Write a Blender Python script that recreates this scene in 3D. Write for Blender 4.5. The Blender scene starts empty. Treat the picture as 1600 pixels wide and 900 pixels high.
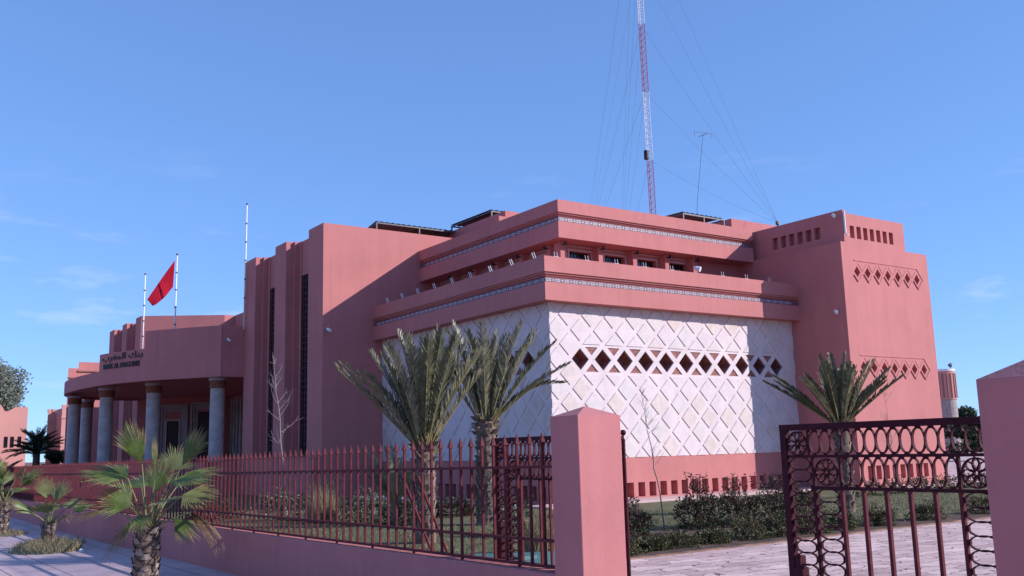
import bpy, bmesh, math, random
from mathutils import Vector, Matrix, noise
from mathutils.geometry import tessellate_polygon
R = math.radians
S = bpy.context.scene
C = S.collection
random.seed(7)

# ------------------------------------------------------------------ camera
cd = bpy.data.cameras.new('camera'); cam = bpy.data.objects.new('camera', cd); C.objects.link(cam)
def cam_axes(pitch, roll, yaw):
    fw = Vector((math.sin(yaw)*math.cos(pitch), math.cos(yaw)*math.cos(pitch), math.sin(pitch)))
    r0 = Vector((math.cos(yaw), -math.sin(yaw), 0)); u0 = r0.cross(fw)
    r = r0*math.cos(roll)+u0*math.sin(roll); u = -r0*math.sin(roll)+u0*math.cos(roll)
    return r, u, fw
r_, u_, f_ = cam_axes(.167235428, -.026115067, .606469822)
m = Matrix((r_, u_, -f_)).transposed().to_4x4(); m.translation = (0, 0, 1.65)
cam.matrix_world = m
cd.sensor_width = 36; cd.lens = 36*1481.85/1600; cd.clip_start = .05; cd.clip_end = 4000
S.camera = cam

# ------------------------------------------------------------------ sun and sky
SUN_EL, SUN_AZ = R(26.3), math.atan2(.714, -.70)
w = bpy.data.worlds.new('World'); S.world = w; w.use_nodes = True
nt = w.node_tree; nt.nodes.clear()
out = nt.nodes.new('ShaderNodeOutputWorld'); bg = nt.nodes.new('ShaderNodeBackground')
sky = nt.nodes.new('ShaderNodeTexSky'); sky.sky_type = 'NISHITA'; sky.sun_disc = False
sky.sun_elevation = SUN_EL; sky.sun_rotation = SUN_AZ
sky.altitude = 2500; sky.air_density = 1.0; sky.dust_density = .0; sky.ozone_density = 2.0
bg.inputs['Strength'].default_value = .15
# thin wisps of cloud, fixed to directions of the sky
tc = nt.nodes.new('ShaderNodeTexCoord')
mp = nt.nodes.new('ShaderNodeMapping'); mp.inputs['Scale'].default_value = (3, 3, 14)
no = nt.nodes.new('ShaderNodeTexNoise'); no.inputs['Scale'].default_value = 2.2; no.inputs['Detail'].default_value = 5; no.inputs['Roughness'].default_value = .6
rp = nt.nodes.new('ShaderNodeValToRGB'); rp.color_ramp.elements[0].position = .57; rp.color_ramp.elements[1].position = .84
rp.color_ramp.elements[0].color = (0, 0, 0, 1); rp.color_ramp.elements[1].color = (.55, .55, .55, 1)
sep = nt.nodes.new('ShaderNodeSeparateXYZ')
mr = nt.nodes.new('ShaderNodeMapRange'); mr.inputs[1].default_value = .32; mr.inputs[2].default_value = .12; mr.inputs[3].default_value = 0; mr.inputs[4].default_value = 1
mu = nt.nodes.new('ShaderNodeMath'); mu.operation = 'MULTIPLY'
mx = nt.nodes.new('ShaderNodeMix'); mx.data_type = 'RGBA'; mx.inputs[7].default_value = (5.2, 5.6, 7.2, 1)
tint = nt.nodes.new('ShaderNodeMix'); tint.data_type = 'RGBA'; tint.blend_type = 'MULTIPLY'; tint.inputs[0].default_value = 1
tint.inputs[7].default_value = (1.00, 1.52, 2.50, 1)
gam = nt.nodes.new('ShaderNodeGamma'); gam.inputs[1].default_value = .55
L = nt.links.new
L(tc.outputs['Generated'], mp.inputs[0]); L(mp.outputs[0], no.inputs['Vector']); L(no.outputs[0], rp.inputs[0])
L(tc.outputs['Generated'], sep.inputs[0]); L(sep.outputs[2], mr.inputs[0]); L(rp.outputs[0], mu.inputs[0]); L(mr.outputs[0], mu.inputs[1])
L(sky.outputs[0], gam.inputs[0]); L(gam.outputs[0], tint.inputs[6]); L(mu.outputs[0], mx.inputs[0]); L(tint.outputs[2], mx.inputs[6]); L(mx.outputs[2], bg.inputs[0]); L(bg.outputs[0], out.inputs[0])
sd = bpy.data.lights.new('sun', 'SUN'); sd.energy = 4.6; sd.angle = R(.5); sd.color = (1, .98, .96)
so = bpy.data.objects.new('sun', sd); C.objects.link(so)
to_sun = Vector((math.cos(SUN_EL)*math.sin(SUN_AZ), math.cos(SUN_EL)*math.cos(SUN_AZ), math.sin(SUN_EL)))
so.rotation_euler = to_sun.to_track_quat('Z', 'Y').to_euler(); so.location = (30, -20, 40)
S.view_settings.view_transform = 'Standard'; S.view_settings.look = 'None'
S.view_settings.exposure = .22; S.view_settings.gamma = 1
S.render.engine = 'CYCLES'

# ------------------------------------------------------------------ materials
MATS = {}
def mat(name, col, rough=.85, var=.12, vscale=1.2, bump=.0, bscale=60, streak=0, metal=0, spec=.3, fine=0, col2=None, transl=0):
    if name in MATS: return MATS[name]
    m = bpy.data.materials.new(name); m.use_nodes = True; MATS[name] = m
    n = m.node_tree; N = n.nodes; P = N['Principled BSDF']; K = n.links.new
    P.inputs['Roughness'].default_value = rough; P.inputs['Metallic'].default_value = metal
    P.inputs['Specular IOR Level'].default_value = spec
    t = N.new('ShaderNodeTexCoord')
    a = N.new('ShaderNodeTexNoise'); a.inputs['Scale'].default_value = vscale; a.inputs['Detail'].default_value = 6; a.inputs['Roughness'].default_value = .62
    K(t.outputs['Object'], a.inputs['Vector'])
    mx = N.new('ShaderNodeMix'); mx.data_type = 'RGBA'
    c2 = col2 or tuple(max(0, c*(1-var*2.2)) for c in col)
    c1 = tuple(min(1, c*(1+var*.6)) for c in col) if not col2 else col
    mx.inputs[6].default_value = (*c2, 1); mx.inputs[7].default_value = (*c1, 1)
    r = N.new('ShaderNodeMapRange'); r.inputs[1].default_value = .3; r.inputs[2].default_value = .68
    K(a.outputs[0], r.inputs[0]); K(r.outputs[0], mx.inputs[0]); last = mx.outputs[2]
    if streak:
        mpn = N.new('ShaderNodeMapping'); mpn.inputs['Scale'].default_value = (3.2, 3.2, .22); K(t.outputs['Object'], mpn.inputs[0])
        b = N.new('ShaderNodeTexNoise'); b.inputs['Scale'].default_value = 1.4; b.inputs['Detail'].default_value = 5; K(mpn.outputs[0], b.inputs['Vector'])
        r2 = N.new('ShaderNodeMapRange'); r2.inputs[1].default_value = .42; r2.inputs[2].default_value = .72; r2.inputs[3].default_value = 1; r2.inputs[4].default_value = 1-streak; K(b.outputs[0], r2.inputs[0])
        mm = N.new('ShaderNodeMix'); mm.data_type = 'RGBA'; mm.blend_type = 'MULTIPLY'; mm.inputs[0].default_value = 1
        K(last, mm.inputs[6]); K(r2.outputs[0], mm.inputs[7]); last = mm.outputs[2]
    if fine:
        b = N.new('ShaderNodeTexNoise'); b.inputs['Scale'].default_value = bscale; b.inputs['Detail'].default_value = 3; K(t.outputs['Object'], b.inputs['Vector'])
        r2 = N.new('ShaderNodeMapRange'); r2.inputs[1].default_value = .35; r2.inputs[2].default_value = .65; r2.inputs[3].default_value = 1-fine; r2.inputs[4].default_value = 1+fine*.5; K(b.outputs[0], r2.inputs[0])
        mm = N.new('ShaderNodeMix'); mm.data_type = 'RGBA'; mm.blend_type = 'MULTIPLY'; mm.inputs[0].default_value = 1
        K(last, mm.inputs[6]); K(r2.outputs[0], mm.inputs[7]); last = mm.outputs[2]
    K(last, P.inputs['Base Color'])
    if bump:
        bn = N.new('ShaderNodeTexNoise'); bn.inputs['Scale'].default_value = bscale; bn.inputs['Detail'].default_value = 4; K(t.outputs['Object'], bn.inputs['Vector'])
        bb = N.new('ShaderNodeBump'); bb.inputs['Strength'].default_value = bump; bb.inputs['Distance'].default_value = .01
        K(bn.outputs[0], bb.inputs['Height']); K(bb.outputs[0], P.inputs['Normal'])
    if transl:
        tr = N.new('ShaderNodeBsdfTranslucent'); K(last, tr.inputs[0]); ms = N.new('ShaderNodeMixShader'); ms.inputs[0].default_value = transl
        K(P.outputs[0], ms.inputs[1]); K(tr.outputs[0], ms.inputs[2]); K(ms.outputs[0], N['Material Output'].inputs[0])
    return m
PINK = mat('pink_stucco', (.54, .193, .182), .9, .05, .7, .25, 45, streak=.065)
PINK2 = mat('pink_stucco_fence', (.525, .188, .182), .9, .05, 1.3, .22, 28, streak=.09)
PALEPINK = mat('pale_plaster', (.62, .42, .40), .9, .08, 1.5, .3, 40)
STONE_B = mat('white_stone_warm', (.72, .57, .53), .8, .07, 3.5, .25, 35, streak=.06, fine=.06)
STONE_C = mat('white_stone_cool', (.70, .59, .575), .8, .06, 3.0, .25, 35, fine=.05)
STONE = mat('white_stone', (.74, .595, .60), .8, .05, 2.2, .25, 35, streak=.05, fine=.05)
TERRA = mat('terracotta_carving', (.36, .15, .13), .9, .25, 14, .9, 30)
DARKIN = mat('dark_interior', (.10, .035, .035), .9, .1, 3)
BLUETILE = mat('dark_tile', (.20, .10, .13), .5, .25, 20)
WHITETILE = mat('white_tile', (.58, .50, .54), .4, .05, 20)
BLACKGL = mat('window_glass', (.015, .012, .018), .12, .1, 3, spec=.6)
GRILLE = mat('dark_grille', (.045, .022, .03), .5, .1, 5)
BRONZE = mat('bronze_letters', (.06, .045, .045), .45, .2, 8, metal=.4)
GRANITE = mat('grey_granite', (.50, .39, .365), .6, .12, 2.5, .1, 40, fine=.3)
GREYST = mat('grey_marble', (.44, .36, .36), .5, .12, 3, fine=.1, bscale=30)
CAPRED = mat('carved_capital', (.30, .10, .06), .8, .35, 25, .8, 40)
IRON = mat('oxide_red_iron', (.135, .026, .032), .65, .18, 12, .15, 80, spec=.12)
IRON2 = mat('dark_gate_iron', (.065, .011, .018), .65, .2, 12, .15, 80, spec=.12)
WHITEP = mat('white_paint', (.78, .76, .78), .5, .05, 5)
REDP = mat('red_paint', (.42, .04, .05), .5, .1, 5)
FLAGR = mat('flag_cloth', (.66, .012, .045), .8, .05, 5, transl=.35)
STEEL = mat('grey_steel', (.13, .12, .135), .5, .15, 6, metal=.3)
RUSTROOF = mat('corrugated_sheet', (.12, .08, .085), .6, .25, 4)
BARK = mat('palm_bark', (.22, .15, .12), .95, .3, 10, .6, 30, fine=.3)
BARKP = mat('palm_boot', (.40, .30, .25), .95, .3, 18, .6, 40)
DATEG = mat('date_leaf', (.26, .235, .145), .45, .3, 6, spec=.5, transl=.12)
DATEG2 = mat('date_leaf_green', (.12, .125, .065), .45, .3, 6, spec=.5, transl=.12)
DATES = mat('date_stalk', (.27, .21, .09), .7, .2, 6)
FANG = mat('fan_leaf', (.125, .165, .035), .45, .25, 6, spec=.5, transl=.25)
FANP = mat('fan_leaf_pale', (.27, .28, .11), .55, .2, 6, transl=.25)
FAND = mat('dead_leaf', (.30, .19, .09), .9, .3, 8, transl=.15)
LEAFG = mat('hedge_leaf', (.04, .065, .022), .5, .35, 5, spec=.4, transl=.15)
LEAFY = mat('hedge_leaf_yellow', (.13, .13, .045), .6, .3, 5, transl=.15)
LEAFB = mat('brown_leaf', (.15, .085, .05), .6, .3, 5, transl=.15)
BED = mat('planting_soil', (.13, .075, .055), 1, .3, 4, .8, 25)
LEAFR = mat('rose_leaf_red', (.11, .035, .035), .5, .3, 5, transl=.15)
LEAFS = mat('silver_leaf', (.24, .26, .19), .6, .25, 6, transl=.15)
STRAW = mat('straw_blade', (.36, .29, .17), .9, .2, 6, transl=.15)
TWIG = mat('bare_twig', (.28, .21, .19), .9, .2, 10)
TREEF = mat('far_foliage', (.19, .20, .16), .7, .35, 2, transl=.1)
TREEF2 = mat('far_foliage_dark', (.045, .065, .03), .7, .35, 2, transl=.1)
TEAL = mat('teal_metal', (.08, .19, .18), .4, .12, 4, spec=.5)
SOIL = mat('red_soil', (.30, .16, .115), 1, .3, 3, .6, 20)
FARPINK = mat('far_pink_wall', (.60, .27, .235), .9, .05, .3, streak=.05)
FARSTONE = mat('far_brick', (.42, .33, .31), .9, .25, 8)
CABLE = mat('steel_cable', (.10, .09, .12), .6, .1, 3)

def grass_mat():
    return mat('lawn', (.085, .10, .04), 1, .3, 2.5, .6, 90, col2=(.19, .15, .085), fine=.35)
def slab_mat(name, c1, c2, sx, sy, joint, mortar=.012, rot=0, irregular=0):
    m = bpy.data.materials.new(name); m.use_nodes = True; n = m.node_tree; N = n.nodes; K = n.links.new; P = N['Principled BSDF']
    P.inputs['Roughness'].default_value = .85
    t = N.new('ShaderNodeTexCoord'); mp = N.new('ShaderNodeMapping'); mp.inputs['Rotation'].default_value = (0, 0, rot)
    K(t.outputs['Object'], mp.inputs[0]); v = mp.outputs[0]
    if irregular:
        nz = N.new('ShaderNodeTexNoise'); nz.inputs['Scale'].default_value = 3.0; K(v, nz.inputs['Vector'])
        mixv = N.new('ShaderNodeMix'); mixv.data_type = 'RGBA'; mixv.blend_type = 'ADD'; mixv.inputs[0].default_value = irregular
        K(v, mixv.inputs[6]); K(nz.outputs[1], mixv.inputs[7]); v = mixv.outputs[2]
    b = N.new('ShaderNodeTexBrick'); b.inputs['Scale'].default_value = 1; b.inputs['Brick Width'].default_value = sx; b.inputs['Row Height'].default_value = sy
    b.inputs['Mortar Size'].default_value = mortar; b.inputs['Mortar Smooth'].default_value = .3; b.inputs['Bias'].default_value = 0
    b.inputs['Color1'].default_value = (*c1, 1); b.inputs['Color2'].default_value = (*c2, 1); b.inputs['Mortar'].default_value = (*joint, 1)
    K(v, b.inputs['Vector'])
    a = N.new('ShaderNodeTexNoise'); a.inputs['Scale'].default_value = 1.6; a.inputs['Detail'].default_value = 8; a.inputs['Roughness'].default_value = .7; K(t.outputs['Object'], a.inputs['Vector'])
    r = N.new('ShaderNodeMapRange'); r.inputs[1].default_value = .3; r.inputs[2].default_value = .7; r.inputs[3].default_value = .72; r.inputs[4].default_value = 1.12; K(a.outputs[0], r.inputs[0])
    mm = N.new('ShaderNodeMix'); mm.data_type = 'RGBA'; mm.blend_type = 'MULTIPLY'; mm.inputs[0].default_value = 1
    K(b.outputs[0], mm.inputs[6]); K(r.outputs[0], mm.inputs[7]); K(mm.outputs[2], P.inputs['Base Color'])
    bb = N.new('ShaderNodeBump'); bb.inputs['Strength'].default_value = .7; bb.inputs['Distance'].default_value = .012; bb.invert = True
    K(b.outputs[1], bb.inputs['Height'])
    bn = N.new('ShaderNodeTexNoise'); bn.inputs['Scale'].default_value = 14; bn.inputs['Detail'].default_value = 6; K(t.outputs['Object'], bn.inputs['Vector'])
    b2 = N.new('ShaderNodeBump'); b2.inputs['Strength'].default_value = .35; b2.inputs['Distance'].default_value = .02; K(bn.outputs[0], b2.inputs['Height']); K(bb.outputs[0], b2.inputs['Normal'])
    K(b2.outputs[0], P.inputs['Normal'])
    return m
PAVE = slab_mat('pavement_slabs', (.62, .44, .44), (.56, .39, .41), 1.5, .75, (.17, .11, .13), .012, R(90))
COURT = slab_mat('courtyard_stone', (.80, .55, .50), (.56, .35, .32), .60, .26, (.16, .07, .07), .010, R(4), .40)

# ------------------------------------------------------------------ mesh helpers
ORG = {}
def setp(o, label=None, cat=None, group=None, kind=None):
    if label: o['label'] = label
    if cat: o['category'] = cat
    if group: o['group'] = group
    if kind: o['kind'] = kind
    return o
def thing(name, label, cat, loc=(0, 0, 0), group=None):
    o = bpy.data.objects.new(name, None); C.objects.link(o); o.location = loc; o.empty_display_size = .3
    ORG[o.name] = Vector(loc); return setp(o, label, cat, group)
class MB:
    def __init__(s): s.v = []; s.f = []; s.m = []
    def face(s, pts, mi=0):
        i = len(s.v); s.v += [tuple(p) for p in pts]; s.f.append(tuple(range(i, i+len(pts)))); s.m.append(mi)
    def box(s, a, b, mi=0):
        x0, y0, z0 = a; x1, y1, z1 = b; i = len(s.v)
        s.v += [(x0, y0, z0), (x1, y0, z0), (x1, y1, z0), (x0, y1, z0), (x0, y0, z1), (x1, y0, z1), (x1, y1, z1), (x0, y1, z1)]
        for q in ((0, 3, 2, 1), (4, 5, 6, 7), (0, 1, 5, 4), (1, 2, 6, 5), (2, 3, 7, 6), (3, 0, 4, 7)): s.f.append(tuple(i+k for k in q)); s.m.append(mi)
        return s
    def prism(s, poly, z0, z1, mi=0):
        n = len(poly); ar = sum(poly[k][0]*poly[(k+1) % n][1]-poly[(k+1) % n][0]*poly[k][1] for k in range(n))
        if ar < 0: poly = poly[::-1]
        i = len(s.v); s.v += [(x, y, z0) for x, y in poly]+[(x, y, z1) for x, y in poly]
        s.f.append(tuple(i+k for k in range(n))[::-1]); s.m.append(mi); s.f.append(tuple(i+n+k for k in range(n))); s.m.append(mi)
        for k in range(n): s.f.append((i+k, i+(k+1) % n, i+n+(k+1) % n, i+n+k)); s.m.append(mi)
        return s
    def extr(s, poly, fn, w0, w1, mi=0):
        """polygon in (u,v), extruded between depths w0,w1 through fn(u,v,w)"""
        n = len(poly); i = len(s.v); s.v += [tuple(fn(u, v, w0)) for u, v in poly]+[tuple(fn(u, v, w1)) for u, v in poly]
        s.f.append(tuple(i+k for k in range(n))); s.m.append(mi); s.f.append(tuple(i+n+k for k in range(n))[::-1]); s.m.append(mi)
        for k in range(n): s.f.append((i+(k+1) % n, i+k, i+n+k, i+n+(k+1) % n)); s.m.append(mi)
        return s
    def tube(s, pts, rad, n=8, mi=0, cap=True, flat=None):
        pts = [Vector(p) for p in pts]; k = len(pts)
        if not isinstance(rad, (list, tuple)): rad = [rad]*k
        i0 = len(s.v); ref = None
        for j, p in enumerate(pts):
            d = (pts[min(j+1, k-1)]-pts[max(j-1, 0)]); d = d.normalized() if d.length > 1e-9 else Vector((0, 0, 1))
            if ref is None: ref = Vector((1, 0, 0)) if abs(d.x) < .8 else Vector((0, 1, 0))
            a = (ref-d*ref.dot(d)); a = a.normalized() if a.length > 1e-6 else d.orthogonal().normalized(); ref = a; b = d.cross(a)
            for q in range(n):
                t = 2*math.pi*(q+.5)/n; s.v.append(tuple(p+(a*math.cos(t)+b*math.sin(t))*rad[j]))
        for j in range(k-1):
            for q in range(n):
                s.f.append((i0+j*n+q, i0+j*n+(q+1) % n, i0+(j+1)*n+(q+1) % n, i0+(j+1)*n+q)); s.m.append(mi)
        if cap:
            s.f.append(tuple(i0+q for q in range(n))[::-1]); s.m.append(mi); s.f.append(tuple(i0+(k-1)*n+q for q in range(n))); s.m.append(mi)
        return s
    def build(s, name, mats, parent=None, smooth=False, bevel=0, label=None, cat=None, group=None, kind=None, org=None):
        if not isinstance(mats, (list, tuple)): mats = [mats]
        me = bpy.data.meshes.new(name)
        o0 = Vector(org) if org is not None else (ORG[parent.name] if parent else Vector((0, 0, 0)))
        me.from_pydata([(x-o0.x, y-o0.y, z-o0.z) for x, y, z in s.v], [], s.f)
        for m_ in mats: me.materials.append(m_)
        me.polygons.foreach_set('material_index', s.m)
        if smooth: me.polygons.foreach_set('use_smooth', [True]*len(s.f))
        me.update()
        o = bpy.data.objects.new(name, me); C.objects.link(o)
        if parent: o.parent = parent
        if org is not None: o.location = o0 if not parent else o0-ORG[parent.name]
        ORG[o.name] = o0
        if bevel:
            b = o.modifiers.new('bevel', 'BEVEL'); b.width = bevel; b.segments = 2; b.limit_method = 'ANGLE'; b.angle_limit = R(50)
        return setp(o, label, cat, group, kind)

def panel(mb, outer, holes, fn, depth, mi=0, mi_in=0, back=None):
    """wall sheet with real recessed openings; fn(u,v,w): w grows into the wall"""
    loops = [[Vector((u, v, 0)) for u, v in outer]]+[[Vector((u, v, 0)) for u, v in h] for h in holes]
    flat = [p for l in loops for p in l]; i0 = len(mb.v)
    mb.v += [tuple(fn(p.x, p.y, 0)) for p in flat]
    for t in tessellate_polygon(loops):
        a, b, c = (flat[k] for k in t)
        if (b-a).cross(c-a).z < 0: t = (t[0], t[2], t[1])
        mb.f.append(tuple(i0+k for k in t)); mb.m.append(mi)
    for h in holes:
        n = len(h)
        for k in range(n):
            a, b = h[k], h[(k+1) % n]
            mb.face([fn(*a, 0), fn(*b, 0), fn(*b, depth), fn(*a, depth)], mi)
        mb.face([fn(u, v, depth) for u, v in h], mi_in if back is None else back)
def clip(poly, x0, x1, y0, y1):
    def cl(p, f, g):
        o = []
        for i in range(len(p)):
            a, b = p[i-1], p[i]; fa, fb = f(a), f(b)
            if fa >= 0: o.append(a)
            if fa*fb < 0: t = fa/(fa-fb); o.append((a[0]+(b[0]-a[0])*t, a[1]+(b[1]-a[1])*t))
        return o
    for f in (lambda p: p[0]-x0, lambda p: x1-p[0], lambda p: p[1]-y0, lambda p: y1-p[1]):
        if poly: poly = cl(poly, f, None)
    return poly
def rect(u0, u1, v0, v1): return [(u0, v0), (u1, v0), (u1, v1), (u0, v1)]
def dia(u, v, a, b=None): b = b or a; return [(u-a, v), (u, v-b), (u+a, v), (u, v+b)]

# ------------------------------------------------------------------ ground
GZ = .08
def zp(Y): return 0 if Y < 5 else (-.012*(Y-5) if Y < 28 else -.276-.003*(Y-28))
def zw(Y): return .603-.0125*(Y-7.2) if Y < 14 else .518-.0085*(Y-14)
b = MB(); b.face([(-1500, -1500, -.75), (1500, -1500, -.75), (1500, 1500, -.75), (-1500, 1500, -.75)]); b.build('ground', SOIL, kind='structure')
b = MB(); ys = [-14]+[5+i*2.3 for i in range(40)]
for y0, y1 in zip(ys, ys[1:]): b.face([(-14, y0, zp(y0)), (4.92, y0, zp(y0)), (4.92, y1, zp(y1)), (-14, y1, zp(y1))])
b.build('pavement', PAVE, kind='structure')
b = MB(); b.face([(4.92, -14, GZ-.005), (90, -14, GZ-.005), (90, 10.35, GZ-.005), (4.92, 10.35, GZ-.005)])
b.face([(32.5, 10.35, GZ-.005), (90, 10.35, GZ-.005), (90, 70, GZ-.005), (32.5, 70, GZ-.005)])
b.build('courtyard_paving', COURT, kind='structure')
b = MB(); b.face([(5.1, 10.35, GZ), (32.5, 10.35, GZ), (32.5, 100, GZ), (5.1, 100, GZ)]); b.face([(5.1, 8.7, GZ), (7.6, 8.7, GZ), (7.6, 10.35, GZ), (5.1, 10.35, GZ)])
b.build('lawn', grass_mat(), kind='structure')
b = MB(); b.box((7.6, 10.33, -.02), (32.5, 10.42, .095)).box((7.55, 8.6, -.02), (7.67, 10.42, .096)); b.build('path_edging', SOIL, kind='structure', bevel=.01)
b = MB(); b.face([(7.68, 10.42, GZ+.004), (32.5, 10.42, GZ+.004), (32.5, 11.45, GZ+.004), (7.68, 11.45, GZ+.004)]); b.face([(11, 12.4, GZ+.004), (16.6, 12.4, GZ+.004), (16.6, 13.5, GZ+.004), (11, 13.5, GZ+.004)]); b.build('planting_bed', BED, kind='structure')
b = MB(); b.box((15.1, 19.9, .02), (26.15, 21.05, .135)).box((26.15, 17.9, .02), (32.0, 18.82, .136)).box((14.8, 19.9, .02), (15.1, 31.2, .134)); b.build('footway_around_building', PALEPINK, kind='structure', bevel=.01)
b = MB(); b.box((40, 19.0, 0), (70, 20.2, .22)).box((40, 20.2, 0), (70, 21.4, .36)); b.build('far_steps', PALEPINK, kind='structure')

# ------------------------------------------------------------------ the bank
bank = thing('bank_building', 'long pink bank building with stepped cornices, diamond pattern stone walls and a columned round porch', 'building', (20, 35, 0))
fS = lambda Y: (lambda u, v, w: (u, Y+w, v))
fW = lambda X: (lambda u, v, w: (X+w, u, v))
PX, PY = .836, 4.10
XR, YB = 26.2, 31.3
def fWm(X): return lambda u, v, w: (X+w, -u, v)     # mirrored so winding matches
# base walls with vents
b = MB()
vents = [rect(18.587+.434*i-.1325, 18.587+.434*i+.1325, .17, .58) for i in range(-5, 17)]
panel(b, rect(15.85, XR, GZ-.1, 1.3), vents, fS(21.07), .3)
ventsw = [rect(-(21.6+.434*i)-.1325, -(21.6+.434*i)+.1325, .17, .58) for i in range(0, 22)]
panel(b, rect(-YB, -21.07, GZ-.1, 1.3), ventsw, fWm(15.85), .3)
b.build('base_wall', PINK, bank)
# cladding
def lattice(u0, first, nop, umin, umax, fn, cl, tl, inl):
    z0, z1 = 1.3, 5.75; h = .315
    holes = []
    for i in range(nop): holes.append(dia(first+PX*i, PY, h))
    tri = []
    for i in range(nop-1):
        c = first+PX*(i+.5)
        tri.append([(c-.235, PY+.355), (c, PY+.12), (c+.235, PY+.355)])
        tri.append([(c-.235, PY-.355), (c+.235, PY-.355), (c, PY-.12)])
    allh = [(x, .32) for x in holes]
    loops = holes+tri
    # holes: deep; triangles: shallow inlay
    base = len(cl.v)
    outer = rect(umin, umax, z0, z1)
    lp = [[Vector((u, v, 0)) for u, v in outer]]+[[Vector((u, v, 0)) for u, v in q] for q in loops]
    flat = [p for l in lp for p in l]; cl.v += [tuple(fn(p.x, p.y, 0)) for p in flat]
    for t in tessellate_polygon(lp):
        a, bb, c = (flat[k] for k in t)
        if (bb-a).cross(c-a).z < 0: t = (t[0], t[2], t[1])
        cl.f.append(tuple(base+k for k in t)); cl.m.append(0)
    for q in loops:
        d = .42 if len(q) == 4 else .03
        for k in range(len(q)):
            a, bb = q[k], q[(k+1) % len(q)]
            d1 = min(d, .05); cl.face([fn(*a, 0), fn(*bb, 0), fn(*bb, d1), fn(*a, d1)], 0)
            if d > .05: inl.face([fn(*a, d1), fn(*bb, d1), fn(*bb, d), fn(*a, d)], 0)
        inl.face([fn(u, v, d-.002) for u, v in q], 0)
    # raised diamonds
    H = .318; T = -.022
    for i in range(-4, 2*nop+6):
        for j in range(-8, 8):
            if (i+j) % 2: continue
            u, v = first+PX/2*i, PY+PX/2*j
            inrow = 0 <= i <= 2*(nop-1)
            if j == 0 and inrow: continue
            if j == 1 and inrow: p = [(u-H+.0, v+.015), (u+H, v+.015), (u, v+H)]
            elif j == -1 and inrow: p = [(u-H, v-.015), (u, v-H), (u+H, v-.015)]
            else: p = dia(u, v, H)
            p = clip(p, umin, umax, z0+.0, z1)
            if len(p) > 2: tl.extr(p, fn, T, .001, random.choice((0, 0, 0, 1, 2)))
cl, tl, inl = MB(), MB(), MB()
lattice(0, 16.92, 11, 15.85, XR, fS(21.07), cl, tl, inl)
fm = fWm(15.85)
lattice(0, -(22.14+PX*10), 11, -YB, -21.07, fm, cl, tl, inl)
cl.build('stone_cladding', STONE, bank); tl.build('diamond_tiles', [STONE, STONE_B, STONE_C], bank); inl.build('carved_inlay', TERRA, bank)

def sweepL(mb, x0, y0, prof, x1=XR, y1=YB, mi=0):
    """prof: list of (inset, z); outer corner at (x0,y0)"""
    rows = [[(x1, y0+o, z), (x0+o, y0+o, z), (x0+o, y1, z)] for o, z in prof]
    for a, c in zip(rows, rows[1:]):
        for k in (0, 1): mb.face([a[k], a[k+1], c[k+1], c[k]][::-1], mi)
def cornice(x0, y0, z, prof_name, under, floor):
    zb, zl, zt0, zm, ztop = z
    b = MB(); s = (zm-zt0)/3
    pr = [(under, zb), (0, zb), (0, zl), (.06, zl), (.06, zt0), (.17, zt0), (.17, zt0+s), (.11, zt0+s), (.11, zt0+2*s), (.05, zt0+2*s), (.05, zm), (0, zm), (0, ztop), (.28, ztop), (.28, floor), (under+.3, floor)]
    sweepL(b, x0, y0, pr); c = b.build('cornice', PINK, bank)
    t = MB(); sweepL(t, x0, y0, [(.045, zl+.004), (.045, zt0-.004)]); tb = t.build('tile_band', BLUETILE, bank)
    q = MB(); hh = zt0-zl; c0 = (zl+zt0)/2; pitch = hh*2.2
    for fn, a0, a1 in ((fS(y0+.045), x0+.12, XR-.05), (fW(x0+.045), y0+.12, YB-.05)):
        u = a0
        while u < a1-pitch:
            for off in (0, .58):
                uu = u+off*hh; r0 = hh*.20; r1 = hh*.10
                ring = [(uu-r0, c0-r0*1.25), (uu+r0, c0-r0*1.25), (uu+r0, c0+r0*1.25), (uu-r0, c0+r0*1.25)]
                th = r0*.55
                q.extr(rect(uu-r0, uu+r0, c0-r0*1.3, c0-r0*1.3+th), fn, -.006, .0)
                q.extr(rect(uu-r0, uu+r0, c0+r0*1.3-th, c0+r0*1.3), fn, -.006, .0)
                q.extr(rect(uu-r0, uu-r0+th*.8, c0-r0*1.3+th, c0+r0*1.3-th), fn, -.006, .0)
                q.extr(rect(uu+r0-th*.8, uu+r0, c0-r0*1.3+th, c0+r0*1.3-th), fn, -.006, .0)
            q.extr(dia(u+1.36*hh, c0, hh*.2), fn, -.006, 0)
            u += pitch*.95
    q.build('tile_motif', WHITETILE, tb)
cornice(15.45, 20.67, (5.66, 6.16, 6.31, 6.46, 6.90), 'l', .401, 6.3)
cornice(17.40, 22.50, (7.99, 8.50, 8.66, 8.80, 9.19), 'u', .76, 8.95)
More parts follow.
